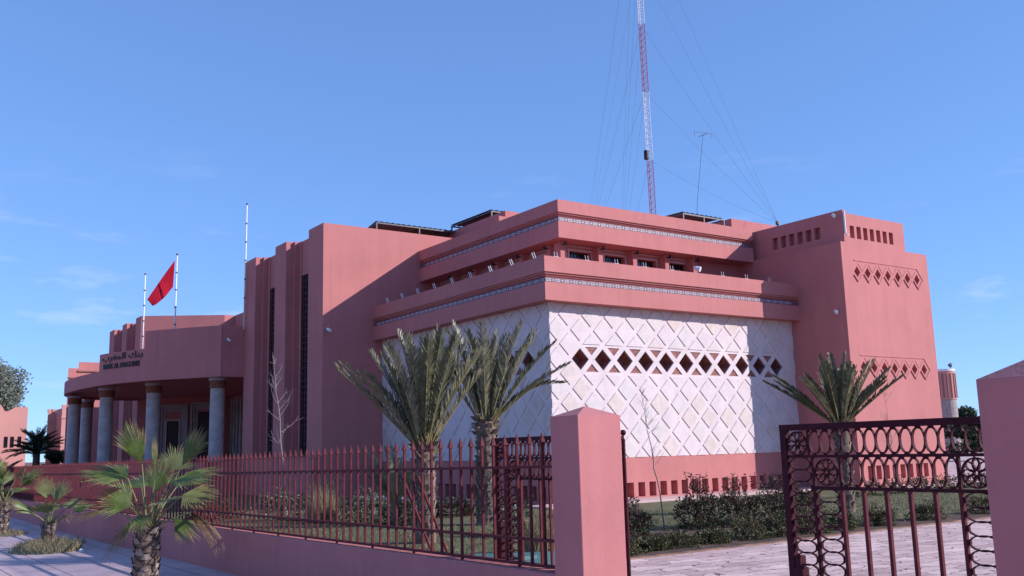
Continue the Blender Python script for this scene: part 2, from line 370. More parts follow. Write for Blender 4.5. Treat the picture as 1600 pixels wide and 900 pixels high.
# upper storey
b = MB()
WX, WY = 18.15, 23.25
win_s = [(18.37, 19.27), (19.83, 20.71), (21.26, 22.13), (22.70, 23.57)]
holes = [rect(a-.0, c+.0, 6.75, 7.80) for a, c in win_s]
panel(b, rect(WX, XR+.3, 6.25, 8.0), holes, fS(WY), .25)
wys = [24.0+1.45*i for i in range(5)]
holesw = [rect(-(y+.88), -y, 6.75, 7.80) for y in wys]
panel(b, rect(-YB, -WY, 6.25, 8.0), holesw, fWm(WX), .25)
b.face([(15.7, 20.9, 6.29), (XR, 20.9, 6.29), (XR, YB, 6.29), (15.7, YB, 6.29)])
b.face([(17.6, 22.7, 8.93), (XR+.2, 22.7, 8.93), (XR+.2, YB, 8.93), (17.6, YB, 8.93)])
b.build('upper_wall', PINK, bank)
for x in (17.86, 19.40, 20.87, 22.32, 23.65):
    b = MB(); b.box((x-.09, 22.92, 6.28), (x+.09, 23.248, 7.988)); b.build('pilaster', PINK, bank, bevel=.012)
    b = MB(); b.box((x-.02, 22.78, 7.86), (x+.02, 22.918, 7.89)); b.box((x-.025, 22.74, 7.83), (x+.025, 22.79, 7.95)); b.build('bracket_lamp', GRILLE, bank)
for i, y in enumerate((23.62, 25.15, 26.6, 28.05, 29.5)):
    b = MB(); b.box((17.82, y-.09, 6.28), (18.148, y+.09, 7.988)); b.build('pilaster', PINK, bank, bevel=.012)
    b = MB(); b.box((17.68, y-.02, 7.86), (17.818, y+.02, 7.89)); b.box((17.64, y-.025, 7.83), (17.69, y+.025, 7.95)); b.build('bracket_lamp', GRILLE, bank)
def upper_window(fn, a, c):
    b = MB(); g = .11
    z0, z1 = 6.62, 7.97
    for q in (rect(a-.17, a-.17+.035, z0, z1), rect(c+.135, c+.17, z0, z1), rect(a-.135, c+.135, z1-.035, z1)): b.extr(q, fn, -.05, .0)
    for q in (rect(a-.06, a, z0, 7.86), rect(c, c+.06, z0, 7.86), rect(a, c, 7.80, 7.86)): b.extr(q, fn, -.02, .0)
    o = b.build('window', PALEPINK, bank)
    b = MB(); b.extr(rect(a+.002, c-.002, 6.75, 7.799), fn, .18, .2); b.build('pane', BLACKGL, o)
    b = MB(); n = 7
    for k in range(1, n):
        u = a+(c-a)*k/n; b.extr(rect(u-.008, u+.008, 6.76, 7.79), fn, .10, .12)
    for v in (7.0, 7.3, 7.5): b.extr(rect(a+.01, c-.01, v-.008, v+.008), fn, .12, .135)
    b.build('grille', GRILLE, o)
    b = MB()
    for k in range(1, 6):
        u = a+(c-a)*(k+.3)/n*.9
        b.extr(rect(u-.02, u+.02, 7.42, 7.60), fn, .08, .098); b.extr(rect(u-.028, u+.028, 7.47, 7.55), fn, .07, .079)
    b.build('grille_scroll', WHITEP, o)
for a, c in win_s: upper_window(fS(WY), a, c)
for y in wys: upper_window(fWm(WX), -(y+.88), -y)

# street front: stepped piers and tall windows
def steps(y):   # from pier edge y going +Y into recess then out at y+dy
    dy = 2.24 if y < 33 else 2.26
    e = y+dy
    return [(13.49, y), (13.79, y), (13.79, y+.13), (13.99, y+.13), (13.99, y+.32), (14.03, y+.32), (14.03, e-.32), (13.99, e-.32), (13.99, e-.13), (13.79, e-.13), (13.79, e), (13.49, e)]
pl = [(13.49, YB)]+steps(32.65)+steps(36.06)+[(13.49, 39.56), (17.67, 41.9), (18.3, 41.9)]
mir = [(x, 97.3-y) for x, y in pl][::-1]
plan = pl+mir+[(33, 66.0), (33, YB)]
b = MB(); b.prism(plan, -.1, 9.87); b.build('front_wall', PINK, bank)
for y0 in (32.97, 36.38, 97.3-34.57, 97.3-38.0):
    b = MB(); b.box((14.0, y0+.01, 1.5), (14.027, y0+1.59, 8.47)); o = b.build('tall_window', BLACKGL, bank)
    b = MB()
    for k in range(1, 6): yy = y0+1.6*k/6; b.box((13.975, yy-.018, 1.5), (13.995, yy+.018, 8.47))
    for k in range(1, 30): zz = 1.5+.24*k; b.box((13.978, y0+.03, zz-.015), (13.992, y0+1.57, zz+.015))
    b.build('grille', GRILLE, o)
# red plinth in front of the street face
b = MB(); b.box((13.18, YB, 0), (13.485, 39.3, 1.50)); b.box((13.14, YB-.03, 1.50), (13.485, 39.3, 1.545)); b.build('plinth_wall', PINK, bank)

# porch
CP = [(12.52, 39.6), (11.55, 40.85), (10.75, 41.95), (10.2, 42.78), (9.6, 44.2), (9.15, 45.6), (8.88, 47.2), (8.70, 49), (8.64, 50.6), (8.70, 52.3), (8.95, 54), (9.5, 55.6), (10.4, 56.9), (11.7, 57.7), (13.5, 58.0)]
def cr(P, n=6):
    o = []
    for i in range(len(P)-1):
        p0, p1, p2, p3 = (Vector(P[max(0, min(len(P)-1, i+k))]) for k in (-1, 0, 1, 2))
        for t in range(n):
            t /= n; o.append(.5*((2*p1)+(p2-p0)*t+(2*p0-5*p1+4*p2-p3)*t*t+(3*p1-p0-3*p2+p3)*t**3))
    o.append(Vector(P[-1])); return o
cv = cr(CP)
def offset(P, d):
    o = []
    for i, p in enumerate(P):
        t = (P[min(i+1, len(P)-1)]-P[max(0, i-1)]).normalized(); o.append(p+Vector((t.y, -t.x))*d)
    return o
cin = offset(cv, .32)
def fz(y): return 7.08 if y < 42.78 else (6.32 if y < 46.1 else 5.55)
b = MB()
for i in range(len(cv)-1):
    a, c, ai, ci = cv[i], cv[i+1], cin[i], cin[i+1]; y = (a.y+c.y)/2; z1 = fz(y)
    b.face([(*a, 4.92), (*a, z1), (*c, z1), (*c, 4.92)]); b.face([(*a, z1), (*ai, z1), (*ci, z1), (*c, z1)]); b.face([(*ai, 4.92), (*ci, 4.92), (*ci, z1), (*ai, z1)]); b.face([(*a, 4.92), (*c, 4.92), (*ci, 4.92), (*ai, 4.92)])
    zn = fz((cv[min(i+2, len(cv)-1)].y+c.y)/2)
    if zn < z1: b.face([(*c, zn), (*ci, zn), (*ci, z1), (*c, z1)])
b.box((12.55, 39.6, 4.92), (13.7, 39.9, 7.08))
b.face([(12.52, 39.6, 4.92), (12.56, 39.6, 4.92), (12.56, 39.6, 7.08), (12.52, 39.6, 7.08)])
b.build('porch_fascia', PINK, bank)
b = MB(); poly = [(p.x, p.y) for p in cin]+[(18.2, 58.5), (18.2, 39.92), (12.6, 39.92)]
b.prism([(x, y) for x, y in poly if x < 18.3], 5.05, 5.30); b.build('porch_roof', PINK, bank)
b = MB(); pp = offset(cv, -.9); b.prism([(p.x, p.y) for p in pp]+[(18.2, 59), (18.2, 39.45), (12.2, 39.45)], -.5, 1.42); b.build('porch_terrace', PINK, bank)
for x, y in ((12.68, 40.45), (10.95, 44.0), (9.72, 47.6), (9.45, 53.9), (10.7, 57.3)):
    b = MB(); rr = .31
    b.tube([(x, y, 1.42), (x, y, 1.5), (x, y, 1.5001), (x, y, 4.48)], [rr+.04, rr+.04, rr, rr-.01], 28, cap=False)
    o = b.build('column', GRANITE, bank, smooth=True)
    for pz in (2.45, 3.46):
        pass
    b = MB(); b.tube([(x, y, 4.48), (x, y, 4.50), (x, y, 4.80), (x, y, 4.82), (x, y, 4.92)], [rr+.015, rr+.03, rr+.03, rr+.05, rr+.06], 28); b.build('capital', CAPRED, o)
    b = MB(); b.tube([(x, y, 4.80), (x, y, 4.921)], [rr+.062, rr+.075], 28); b.build('capital_ring', GREYST, o)
# portals on the oblique entrance wall
D0, D1 = Vector((13.49, 57.74)), Vector((17.67, 55.4)); dd = (D1-D0); Ld = dd.length; dn = dd.normalized(); nn = Vector((dn.y, -dn.x))
if nn.dot(Vector((-1, -1))) < 0: nn = -nn
fD = lambda u, v, w: ((D0+dn*u-nn*w).x, (D0+dn*u-nn*w).y, v)
def portal(u0, u1, zt, inner):
    b = MB()
    for k, (g, dep) in enumerate(((0, .16), (.14, .10), (.28, .05))):
        b.extr(rect(u0+g, u0+g+.12, 1.42, zt-g), fD, -dep, -.003); b.extr(rect(u1-g-.12, u1-g, 1.42, zt-g), fD, -dep, -.003); b.extr(rect(u0+g+.12, u1-g-.12, zt-g-.12, zt-g), fD, -dep, -.003)
    o = b.build('portal', GREYST, bank)
    b = MB(); b.extr(rect(u0+.41, u1-.41, 1.42, inner), fD, -.02, -.006); b.build('door', GRILLE, o)
    if inner < zt-.6:
        b = MB(); b.extr(rect(u0+.41, u0+.5, 1.42, inner+.1), fD, -.09, -.021); b.extr(rect(u1-.5, u1-.41, 1.42, inner+.1), fD, -.09, -.021); b.extr(rect(u0+.5, u1-.5, inner, inner+.1), fD, -.09, -.021); b.build('door_frame', PALEPINK, o)
portal(.25*Ld, .60*Ld, 4.65, 3.7); portal(.63*Ld, .99*Ld, 4.75, 4.2)
for y in (55.2, 54.7, 54.2, 53.6, 42.3, 43.2): b = MB(); b.box((18.12, y-.1, 1.42), (18.297, y+.1, 4.9)); b.build('wall_rib', GREYST, bank)
b = MB(); b.box((14.3, 59.2, 1.45), (14.42, 60.4, 3.2)); b.build('glass_door', BLACKGL, bank)
b = MB(); b.box((14.2, 59.3, 1.5), (14.25, 59.36, 3.1)).box((14.2, 60.2, 1.5), (14.25, 60.26, 3.1)).box((14.2, 59.36, 2.95), (14.25, 60.2, 3.1)); b.build('glass_door_frame', WHITEP, bank)

# lettering
def text_mesh(txt, h, length, font=None):
    cu = bpy.data.curves.new('t', 'FONT'); cu.body = txt; cu.size = 1; cu.extrude = .06; cu.resolution_u = 3
    ob = bpy.data.objects.new('t', cu); C.objects.link(ob); bpy.context.view_layer.update()
    me = bpy.data.meshes.new_from_object(ob.evaluated_get(bpy.context.evaluated_depsgraph_get())); bpy.data.objects.remove(ob)
    vs = [v.co.copy() for v in me.vertices]; fs = [tuple(p.vertices) for p in me.polygons]
    if not vs: return [], []
    x0, x1 = min(v.x for v in vs), max(v.x for v in vs); y0, y1 = min(v.y for v in vs), max(v.y for v in vs)
    return [Vector(((v.x-x0)/(x1-x0)*length, (v.y-y0)/(y1-y0)*h, v.z)) for v in vs], fs
# arc-length map of the fascia (view from the street: left = larger Y)
def along(y_start, s):
    acc = 0; pts = [p for p in cv]
    idx = min(range(len(pts)), key=lambda i: abs(pts[i].y-y_start)); i = idx
    while i > 0:
        seg = (pts[i-1]-pts[i]); l = seg.length
        if acc+l >= s: p = pts[i]+seg*((s-acc)/l); t = seg.normalized(); return p, t
        acc += l; i -= 1
    return pts[0], (pts[0]-pts[1]).normalized()
def put_text(txt, name, zlo, h, s0, length):
    vs, fs = text_mesh(txt, h, length); b = MB()
    for v in vs:
        p, t = along(45.9, s0+v.x); n = Vector((-t.y, t.x))
        if n.x > 0: n = -n
        q = p+n*(.02+.03*(v.z+.06)/.12); b.v.append((q.x, q.y, zlo+v.y))
    b.f = fs; b.m = [0]*len(fs); b.build(name, BRONZE, bank)
put_text('BANK AL-MAGHRIB', 'latin_lettering', 5.60, .235, .25, 2.75)
ar = ''.join(chr(c) for c in (0xFE91, 0xFEE8, 0xFEDA, 0x20, 0xFE8D, 0xFEDF, 0xFEE4, 0xFED0, 0xFEAE, 0xFE8F))[::-1]
put_text(ar, 'arabic_lettering', 5.90, .36, .12, 3.05)

# right-hand block
b = MB()
T0, TX = 18.84, 31.05
vt = [rect(x-.115, x+.115, 8.23, 8.65) for x in (26.87, 27.23, 27.59, 27.95, 28.31, 28.67, 29.03)]
du = [dia(26.96+.562*i, 7.10, .165, .19) for i in range(7)]; dl = [dia(26.87+.562*i, 3.95, .165, .19) for i in range(7)]
vb = [rect(x-.1325, x+.1325, .17, .58) for x in [26.75+.434*i for i in range(9)]]
vb = [rect(26.75+.434*i-.1325, 26.75+.434*i+.1325, .36, .80) for i in range(9)]
panel(b, [(XR, GZ-.1), (TX, GZ-.1), (TX, 8.05), (29.8, 8.05), (29.8, 9.05), (26.42, 9.05), (26.42, 8.06), (XR, 8.06)], vt+du+dl+vb, fS(T0), .25, 0)
b.face([(XR, T0, -.1), (XR, 33, -.1), (XR, 33, 8.06), (XR, T0, 8.06)])
b.face([(XR, T0, 8.06), (XR, 33, 8.06), (26.45, 33, 8.06), (26.45, T0, 8.06)])
vl = [rect(-(y+.12), -(y-.12), 8.335, 8.745) for y in (21.68, 21.31, 20.96, 20.6, 20.24, 19.88)]
panel(b, rect(-24.2, -T0, 8.06, 9.15), vl, fWm(26.42), .2)
b.face([(26.42, T0, 9.05), (26.42, T0, 9.15), (26.42, T0+.01, 9.15)])
b.box((26.424, T0+.01, 8.81), (26.65, 24.2, 9.149)); b.box((26.65, T0+.002, 8.85), (29.8, T0+.25, 9.051)); b.box((29.55, T0+.25, 8.05), (29.8, 24.2, 9.05))
b.box((26.65, T0+.25, 8.6), (29.55, 24.2, 8.8)); b.box((26.42, 24.2, 8.05), (29.8, 24.4, 9.05))
b.box((29.801, T0+.001, 7.8), (TX-.001, 33, 8.05)); b.face([(TX, T0, -.1), (TX, 33, -.1), (TX, 33, 8.05), (TX, T0, 8.05)][::-1])
b.build('side_tower_wall', PINK, bank)
# raised chevron mouldings round the diamonds
b = MB()
def strip(fn, p, q, wdt=.035, d0=-.035, d1=.0):
    p, q = Vector(p), Vector(q); t = (q-p).normalized(); n = Vector((-t.y, t.x))*wdt/2
    b.extr([tuple(p-n), tuple(q-n), tuple(q+n), tuple(p+n)], fn, d0, d1)
F = fS(T0)
for x0, zc in ((26.96, 7.10), (26.87, 3.95)):
    b = MB(); xe = x0+.562*6
    strip(F, (x0-.15, zc+.38), (xe+.02, zc+.38), .03, -.02); strip(F, (xe+.02, zc+.38), (xe+.34, zc), .03, -.02); strip(F, (xe+.34, zc), (xe+.04, zc-.36), .03, -.02)
    for i in range(7):
        x = x0+.562*i
        if i < 6: strip(F, (x+.30, zc+.04), (x+.50, zc+.29), .014, -.010); strip(F, (x+.26, zc+.04), (x+.06, zc+.29), .014, -.011)
        strip(F, (x-.02 if i == 0 else x-.22, zc-.06 if i else zc-.30), (x+.02, zc-.33), .04) if i else strip(F, (x-.2, zc-.12), (x, zc-.33), .04)
        strip(F, (x+.03, zc-.33), (x+.24, zc-.06), .025, -.012)
    b.build('chevron_moulding', PINK, bank)
# roof blocks
b = MB(); b.box((20.1, 29.3, 8.9), (24.5, 33.6, 10.68)); b.box((19.6, 29.0, 8.9), (20.098, 29.298, 10.35)); b.build('roof_block', PINK, bank)
b = MB(); b.box((27.5, 24.6, 8.0), (31.0, 26.2, 10.22)); b.build('roof_block', PINK, bank)
# far wing
b = MB(); b.prism([(12.19, 72.5), (12.84, 72.5), (15, 80), (14, 80)], -.3, 8.0); b.prism([(12.845, 72.5), (20, 72.5), (20, 80), (15.1, 80)], -.3, 8.45); b.build('far_wing', PINK, bank)
b = MB(); b.box((12.14, 72.42, 7.28), (12.84, 72.498, 7.36)).box((12.80, 72.40, 7.75), (20, 72.498, 7.85)).box((12.14, 72.42, 6.9), (12.84, 72.498, 6.97))
for i in range(3): b.extr(dia(12.33+.2*i, 7.12, .09), fS(72.5), -.04, -.003)
b.build('far_wing_moulding', TERRA, bank)
# small wall items
b = MB(); b.tube([(31.25-4.8, 18.80, 8.35), (31.25-4.8, 18.80, 9.1)], .035, 8); b.tube([(26.47, 18.78, 8.3), (26.47, 18.72, 8.28)], .03, 6); b.build('downpipe', WHITEP, bank)
def wallcam(loc, d, label):
    t = thing('security_camera', label, 'camera', loc); x, y, z = loc; dv = Vector(d).normalized()
    b = MB(); b.tube([Vector(loc), Vector(loc)+dv*.12], .018, 8); b.build('bracket', STEEL, t)
    b = MB(); p = Vector(loc)+dv*.14; b.tube([p+Vector((0, 0, .03)), p+dv*.10+Vector((0, -.12, -.05))], .055, 10); b.build('housing', WHITEP, t, smooth=False)
wallcam((13.62, 31.3, 5.95), (0, -1, 0), 'small white camera on the tall sunlit wall left of the date palms')
wallcam((26.2, 19.15, 5.75), (-1, 0, 0), 'small white camera on the shaded side of the right-hand block')
wallcam((26.42, 19.1, 8.97), (-1, 0, 0), 'white camera at the top corner of the right-hand block')
wallcam((12.75, 39.6, 6.45), (0, -1, 0), 'small white camera on the shaded end of the round porch band')

# ------------------------------------------------------------------ floodlights on the ledge
def flood(loc, label, face):
    t = thing('ledge_floodlight', label, 'floodlight', loc, 'white floodlight brackets along the ledge'); x, y, z = loc
    for s in (-.05, .05):
        b = MB()
        if face == 'W': b.tube([(x+.02, y+s, z), (x-.02, y+s+.06, z+.20)], .011, 6)
        else: b.tube([(x+s, y+.02, z), (x+s-.05, y-.02, z+.14)], .009, 6)
        b.build('arm', WHITEP, t)
    b = MB()
    if face == 'W': b.box((x, y-.08, z-.02), (x+.05, y+.08, z+.02))
    else: b.box((x-.08, y, z-.02), (x+.08, y+.05, z+.02))
    b.build('base_plate', WHITEP, t)
ordn = ['first', 'second', 'third', 'fourth', 'fifth', 'sixth', 'seventh', 'eighth', 'ninth']
for i in range(9): flood((15.58, 21.3+1.13*i, 6.92), 'white twin-arm floodlight on the shaded ledge, %s from the building corner' % ordn[i], 'W')
for i in range(9):
    if i == 5: continue
    flood((15.98+1.12*i, 20.8, 6.92), 'white twin-arm floodlight on the sunlit ledge, %s from the building corner' % ordn[i if i < 5 else i-1], 'S')
t = thing('spotlight', 'round white spotlight standing on the sunlit ledge between the thin twin-arm lights', 'spotlight', (21.55, 20.8, 6.9))
b = MB(); b.tube([(21.55, 20.8, 6.9), (21.55, 20.8, 7.02)], .02, 8); b.build('stem', WHITEP, t)
b = MB(); b.tube([(21.5, 20.9, 7.11), (21.53, 20.84, 7.09), (21.6, 20.72, 7.04)], [.03, .07, .085], 14); b.build('lamp_head', WHITEP, t)

# ------------------------------------------------------------------ shade roofs on the roof
def shade(name_label, c, sx, sy, z0, zbase, slope, nposts):
    x, y = c; t = thing('rooftop_canopy', name_label, 'shade roof', (x, y, zbase))
    b = MB(); n = int(max(sx, 1)/.12)
    for i in range(n):
        xa, xb = x+sx*i/n, x+sx*(i+1)/n; zz = .03 if i % 2 else 0
        b.face([(xa, y, z0+(.03-zz)), (xb, y, z0+zz), (xb, y+sy, z0+zz+slope), (xa, y+sy, z0+(.03-zz)+slope)])
    b.build('sheet', RUSTROOF, t)
    b = MB(); b.box((x, y, z0-.07), (x+sx, y+.05, z0-.02)); 
    b.box((x, y+sy-.05, z0-.07+slope), (x+sx, y+sy, z0-.02+slope)); b.tube([(x+.03, y+.03, z0-.05), (x+.03, y+sy, z0-.05+slope)], .025, 4); b.tube([(x+sx-.03, y+.03, z0-.05), (x+sx-.03, y+sy, z0-.05+slope)], .025, 4)
    b.build('frame', STEEL, t)
    for k in range(nposts):
        xx = x+.03+(sx-.06)*k/(nposts-1)
        for yy, dz in ((y+.03, 0), (y+sy-.03, slope)):
            b = MB(); b.box((xx-.025, yy-.025, zbase), (xx+.025, yy+.025, z0-.07+dz)); b.build('post', STEEL, t)
shade('long dark corrugated shade roof on posts above the tall plain wall', (16.45, 33.0), 3.9, 2.6, 10.62, 9.87, -.42, 3)
shade('dark corrugated shade roof standing behind the left end of the upper cornice', (20.12, 30.3), 1.3, 3.1, 10.93, 10.68, .02, 2)
shade('small corrugated shade roof on thin posts beside the red and white mast', (24.6, 24.3), 2.2, 1.6, 10.05, 8.93, .05, 3)

# ------------------------------------------------------------------ mast
t = thing('radio_mast', 'tall lattice radio mast banded red and white, held by guy wires, on the bank roof', 'mast', (28.5, 30, 8.93))
def mp_(z): return Vector((28.52-.011*(z-9), 30, z))
MR = .155
def mast_seg(z0, z1, m_):
    b = MB(); tri = [Vector((MR*math.cos(a), MR*math.sin(a), 0)) for a in (R(60), R(180), R(300))]
    for q in tri: b.tube([mp_(z0)+q, mp_(z1)+q], .014, 5)
    n = int((z1-z0)/.28); h = (z1-z0)/n
    for i in range(n):
        for k in range(3):
            b.tube([mp_(z0+h*i)+tri[k], mp_(z0+h*(i+.5))+tri[(k+1) % 3]], .009, 3, cap=False); b.tube([mp_(z0+h*(i+.5))+tri[(k+1) % 3], mp_(z0+h*(i+1))+tri[k]], .009, 3, cap=False)
    b.build('mast_section', m_, t)
for z0, z1, m_ in ((8.93, 14.16, REDP), (14.16, 17.36, WHITEP), (17.36, 20.63, REDP), (20.63, 24.2, WHITEP), (24.2, 27.5, REDP)): mast_seg(z0, z1, m_)
b = MB(); b.tube([(28.2, 29.9, 14.15), (28.2, 29.9, 14.55)], .11, 12); b.build('antenna_drum', GRILLE, t)
b = MB(); b.tube([(28.2, 29.9, 14.3), (28.45, 30, 14.3)], .02, 6); b.build('antenna_arm', STEEL, t)
anch = [((29.0, 23.6, 10.0), (14.2, 17.4, 20.6, 23.9, 27.2)), ((27.9, 34.3, 9.9), (17.4, 20.6, 23.9, 27.2)), ((32.3, 36.8, 9.9), (14.2, 17.4, 20.6, 23.9, 27.2)), ((22.8, 28.0, 8.95), (17.4, 20.6, 27.2))]
for a, hs in anch:
    for h in hs:
        p0, p1 = mp_(h), Vector(a); pts = []
        for k in range(9):
            s_ = k/8; p = p0.lerp(p1, s_); p.z -= .35*math.sin(math.pi*s_)*(.5 if a[1] < 25 else .3); pts.append(p)
        b = MB(); b.tube(pts, .0034, 4, cap=False); b.build('guy_wire', CABLE, t)
b = MB(); b.tube([(29.0, 23.6, 8.8), (29.0, 23.6, 10.05)], .04, 8); b.box((28.94, 23.54, 9.93), (29.06, 23.66, 10.06)); b.build('guy_anchor', STEEL, t)
t = thing('roof_antenna', 'thin leaning antenna pole with a small crossbar, right of the lattice mast', 'antenna', (31.0, 30, 9.87))
b = MB(); b.tube([(31.15, 30, 9.87), (31.31, 30, 12.5), (31.98, 30, 16.0)], .010, 6); b.build('pole', CABLE, t)
b = MB(); b.tube([(31.4, 30, 16.02), (32.6, 30, 16.12)], .009, 5); b.tube([(31.42, 30, 16.02), (31.42, 30, 15.8)], .01, 4); b.tube([(32.58, 30, 16.12), (32.58, 30, 15.9)], .01, 4); b.tube([(31.98, 29.7, 15.95), (31.98, 30.3, 15.95)], .012, 5); b.build('crossbar', CABLE, t)

# ------------------------------------------------------------------ flagpoles and flag
def pole(x, y, z0, z1, label, r=.035, lean=0):
    t = thing('flagpole', label, 'flagpole', (x, y, z0))
    b = MB(); b.tube([(x, y, z0), (x+lean, y, z1)], [r, r*.8], 10); b.build('shaft', WHITEP, t, smooth=True)
    for k in range(5):
        z = z0+(z1-z0)*(.25+.15*k); b = MB(); b.tube([(x+lean*(.25+.15*k), y, z-.03), (x+lean*(.25+.15*k), y, z+.03)], r*1.35, 10); b.build('collar', STEEL, t)
    b = MB(); b.tube([(x+lean, y, z1), (x+lean, y, z1+.06), (x+lean, y, z1+.1)], [r*.8, r*1.5, r*.5], 10); b.build('finial', STEEL, t)
pole(11.27, 42.15, 5.3, 10.43, 'white flagpole on the porch roof carrying the red flag')
pole(10.86, 46.0, 5.3, 10.15, 'bare white flagpole behind the porch lettering, left of the red flag')
pole(13.38, 39.35, 6.9, 12.35, 'bare white flagpole rising in front of the stepped piers', .032, .03)
b = MB(); nx, nz = 22, 16; cols = []
def flagp(u, v):   # u along fly 0..1, v 0 top ..1 bottom ; droops from the hoist
    top = Vector((11.18, 42.15, 10.22)).lerp(Vector((10.06, 42.2, 8.38)), u); bot = Vector((11.14, 42.15, 9.02)).lerp(Vector((10.42, 42.0, 8.10)), u)
    if u > .45: k = (u-.45)/.55; bot = bot.lerp(Vector((10.28, 42.1, 8.12)), k)
    p = top.lerp(bot, v)
    p.y += .07*math.sin(u*5+v*1.5)*min(1, u*2.5); p.z -= .04*math.sin(math.pi*u)*v
    return p
P_ = [[flagp(i/nx, j/nz) for j in range(nz+1)] for i in range(nx+1)]
for i in range(nx):
    for j in range(nz): b.face([P_[i][j], P_[i+1][j], P_[i+1][j+1], P_[i][j+1]])
o = b.build('flag', FLAGR, label='plain red flag hanging in folds from the white pole on the porch', cat='flag', smooth=True, org=(11.2, 42.15, 10.2))
sm = o.modifiers.new('thick', 'SOLIDIFY'); sm.thickness = .006

# ------------------------------------------------------------------ street wall, fence, pillars, gates
b = MB(); ysl = [6.48+1.5*i for i in range(46)]
for y0, y1 in zip(ysl, ysl[1:]):
    a0, a1, g0, g1 = zw(y0), zw(y1), zp(y0)-.3, zp(y1)-.3; X0, X1 = 4.885, 5.17
    b.face([(X0, y0, g0), (X0, y0, a0-.012), (X0, y1, a1-.012), (X0, y1, g1)]); b.face([(X0, y0, a0-.012), (X0+.012, y0, a0), (X0+.012, y1, a1), (X0, y1, a1-.012)])
    b.face([(X0+.012, y0, a0), (X1, y0, a0), (X1, y1, a1), (X0+.012, y1, a1)]); b.face([(X1, y0, g0), (X1, y1, g1), (X1, y1, a1), (X1, y0, a0)])
b.build('low_street_wall', PINK2, label='low pink rendered wall under the spiked fence along the pavement', cat='wall')
fence = thing('spiked_fence', 'long dark red iron fence of spear-topped bars on the low pink wall', 'fence', (5.0, 6.5, .6))
def bar(mb, y, long):
    z = zw(y); hw = .0115; x = 5.0
    mb.box((x-hw, y-hw, z+(-.004 if long else .028)), (x+hw, y+hw, z+1.085))
    base = z+1.08; w0 = .024; mb_i = len(mb.v)
    pts = [(x-w0, y-w0, base), (x+w0, y-w0, base), (x+w0, y+w0, base), (x-w0, y+w0, base), (x, y, base+.10)]
    mb.v += pts
    for q in ((0, 1, 4), (1, 2, 4), (2, 3, 4), (3, 0, 4), (3, 2, 1, 0)): mb.f.append(tuple(mb_i+k for k in q)); mb.m.append(0)
rest = MB()
for i in range(340):
    y = 6.612+.196*i; 
    if i < 99: q = MB(); bar(q, y, i % 5 == 3); q.build('picket', IRON, fence)
    else: bar(rest, y, i % 5 == 3)
rest.build('picket', IRON, fence, kind='stuff')
for dz in (.035, .25, .875):
    b = MB()
    for y0, y1 in zip(ysl, ysl[1:]): 
        z0, z1 = zw(y0)+dz, zw(y1)+dz; h = .012; X0, X1 = 4.985-.012, 5.015+.012
        if y0 > 6.5 or True:
            b.face([(X0, y0, z0-h), (X0, y0, z0+h), (X0, y1, z1+h), (X0, y1, z1-h)]); b.face([(X0, y0, z0+h), (X1, y0, z0+h), (X1, y1, z1+h), (X0, y1, z1+h)]); b.face([(X1, y0, z0-h), (X1, y1, z1-h), (X1, y1, z1+h), (X1, y0, z0+h)]); b.face([(X0, y0, z0-h), (X0, y1, z1-h), (X1, y1, z1-h), (X1, y0, z0-h)])
    b.build('rail', IRON, fence)
for y in (9.45, 17.3, 27.1):
    b = MB(); b.tube([(5.02, y, zw(y)+.80), (5.55, y-.05, GZ+.02)], .016, 5); b.tube([(5.02, y-.35, zw(y)+.80), (5.55, y-.4, GZ+.02)], .016, 5); b.build('brace', IRON, fence)

def pillar(x0, x1, y0, y1, zt, label, pk):
    t = thing('gate_pillar', label, 'pillar', ((x0+x1)/2, (y0+y1)/2, 0))
    b = MB(); b.box((x0, y0, -.2), (x1, y1, zt)); b.build('shaft', PINK2, t, bevel=.008)
    b = MB(); cx, cy = (x0+x1)/2, (y0+y1)/2; i = 0
    z = zt-.004; e = -.001
    q = [(x0-e, y0-e, z), (x1+e, y0-e, z), (x1+e, y1+e, z), (x0-e, y1+e, z)]; a = (cx, cy, zt+pk)
    for k in range(4): b.face([q[k], q[(k+1) % 4], a])
    b.build('cap', PINK2, t); return t
tp = pillar(4.865, 5.325, 6.125, 6.50, 1.905, 'pink square gate pillar with its right side in full sun, at the end of the fence', .08)
b = MB(); b.tube([(5.375, 6.16, .1), (5.375, 6.16, 1.70)], .018, 8); b.tube([(5.36, 6.16, 1.70), (5.375, 6.16, 1.71)], .018, 8); b.box((5.32, 6.14, 1.70), (5.37, 6.18, 1.73)); b.build('hinge_pin', IRON2, tp)
import math as _m
def ball(mb, c, r, n=10):
    for i in range(6):
        pass
    mb.tube([(c[0], c[1], c[2]+r*math.sin(a)) for a in [R(-85+17*k) for k in range(11)]], [max(.001, r*math.cos(R(-85+17*k))) for k in range(11)], n)
b = MB(); ball(b, (5.378, 6.16, 1.755), .026); b.build('hinge_ball', IRON2, tp, smooth=True)
pillar(4.50, 4.96, 2.08, 2.54, 1.925, 'dark shaded pink pillar filling the right edge, beside the closed gate leaf', .12)

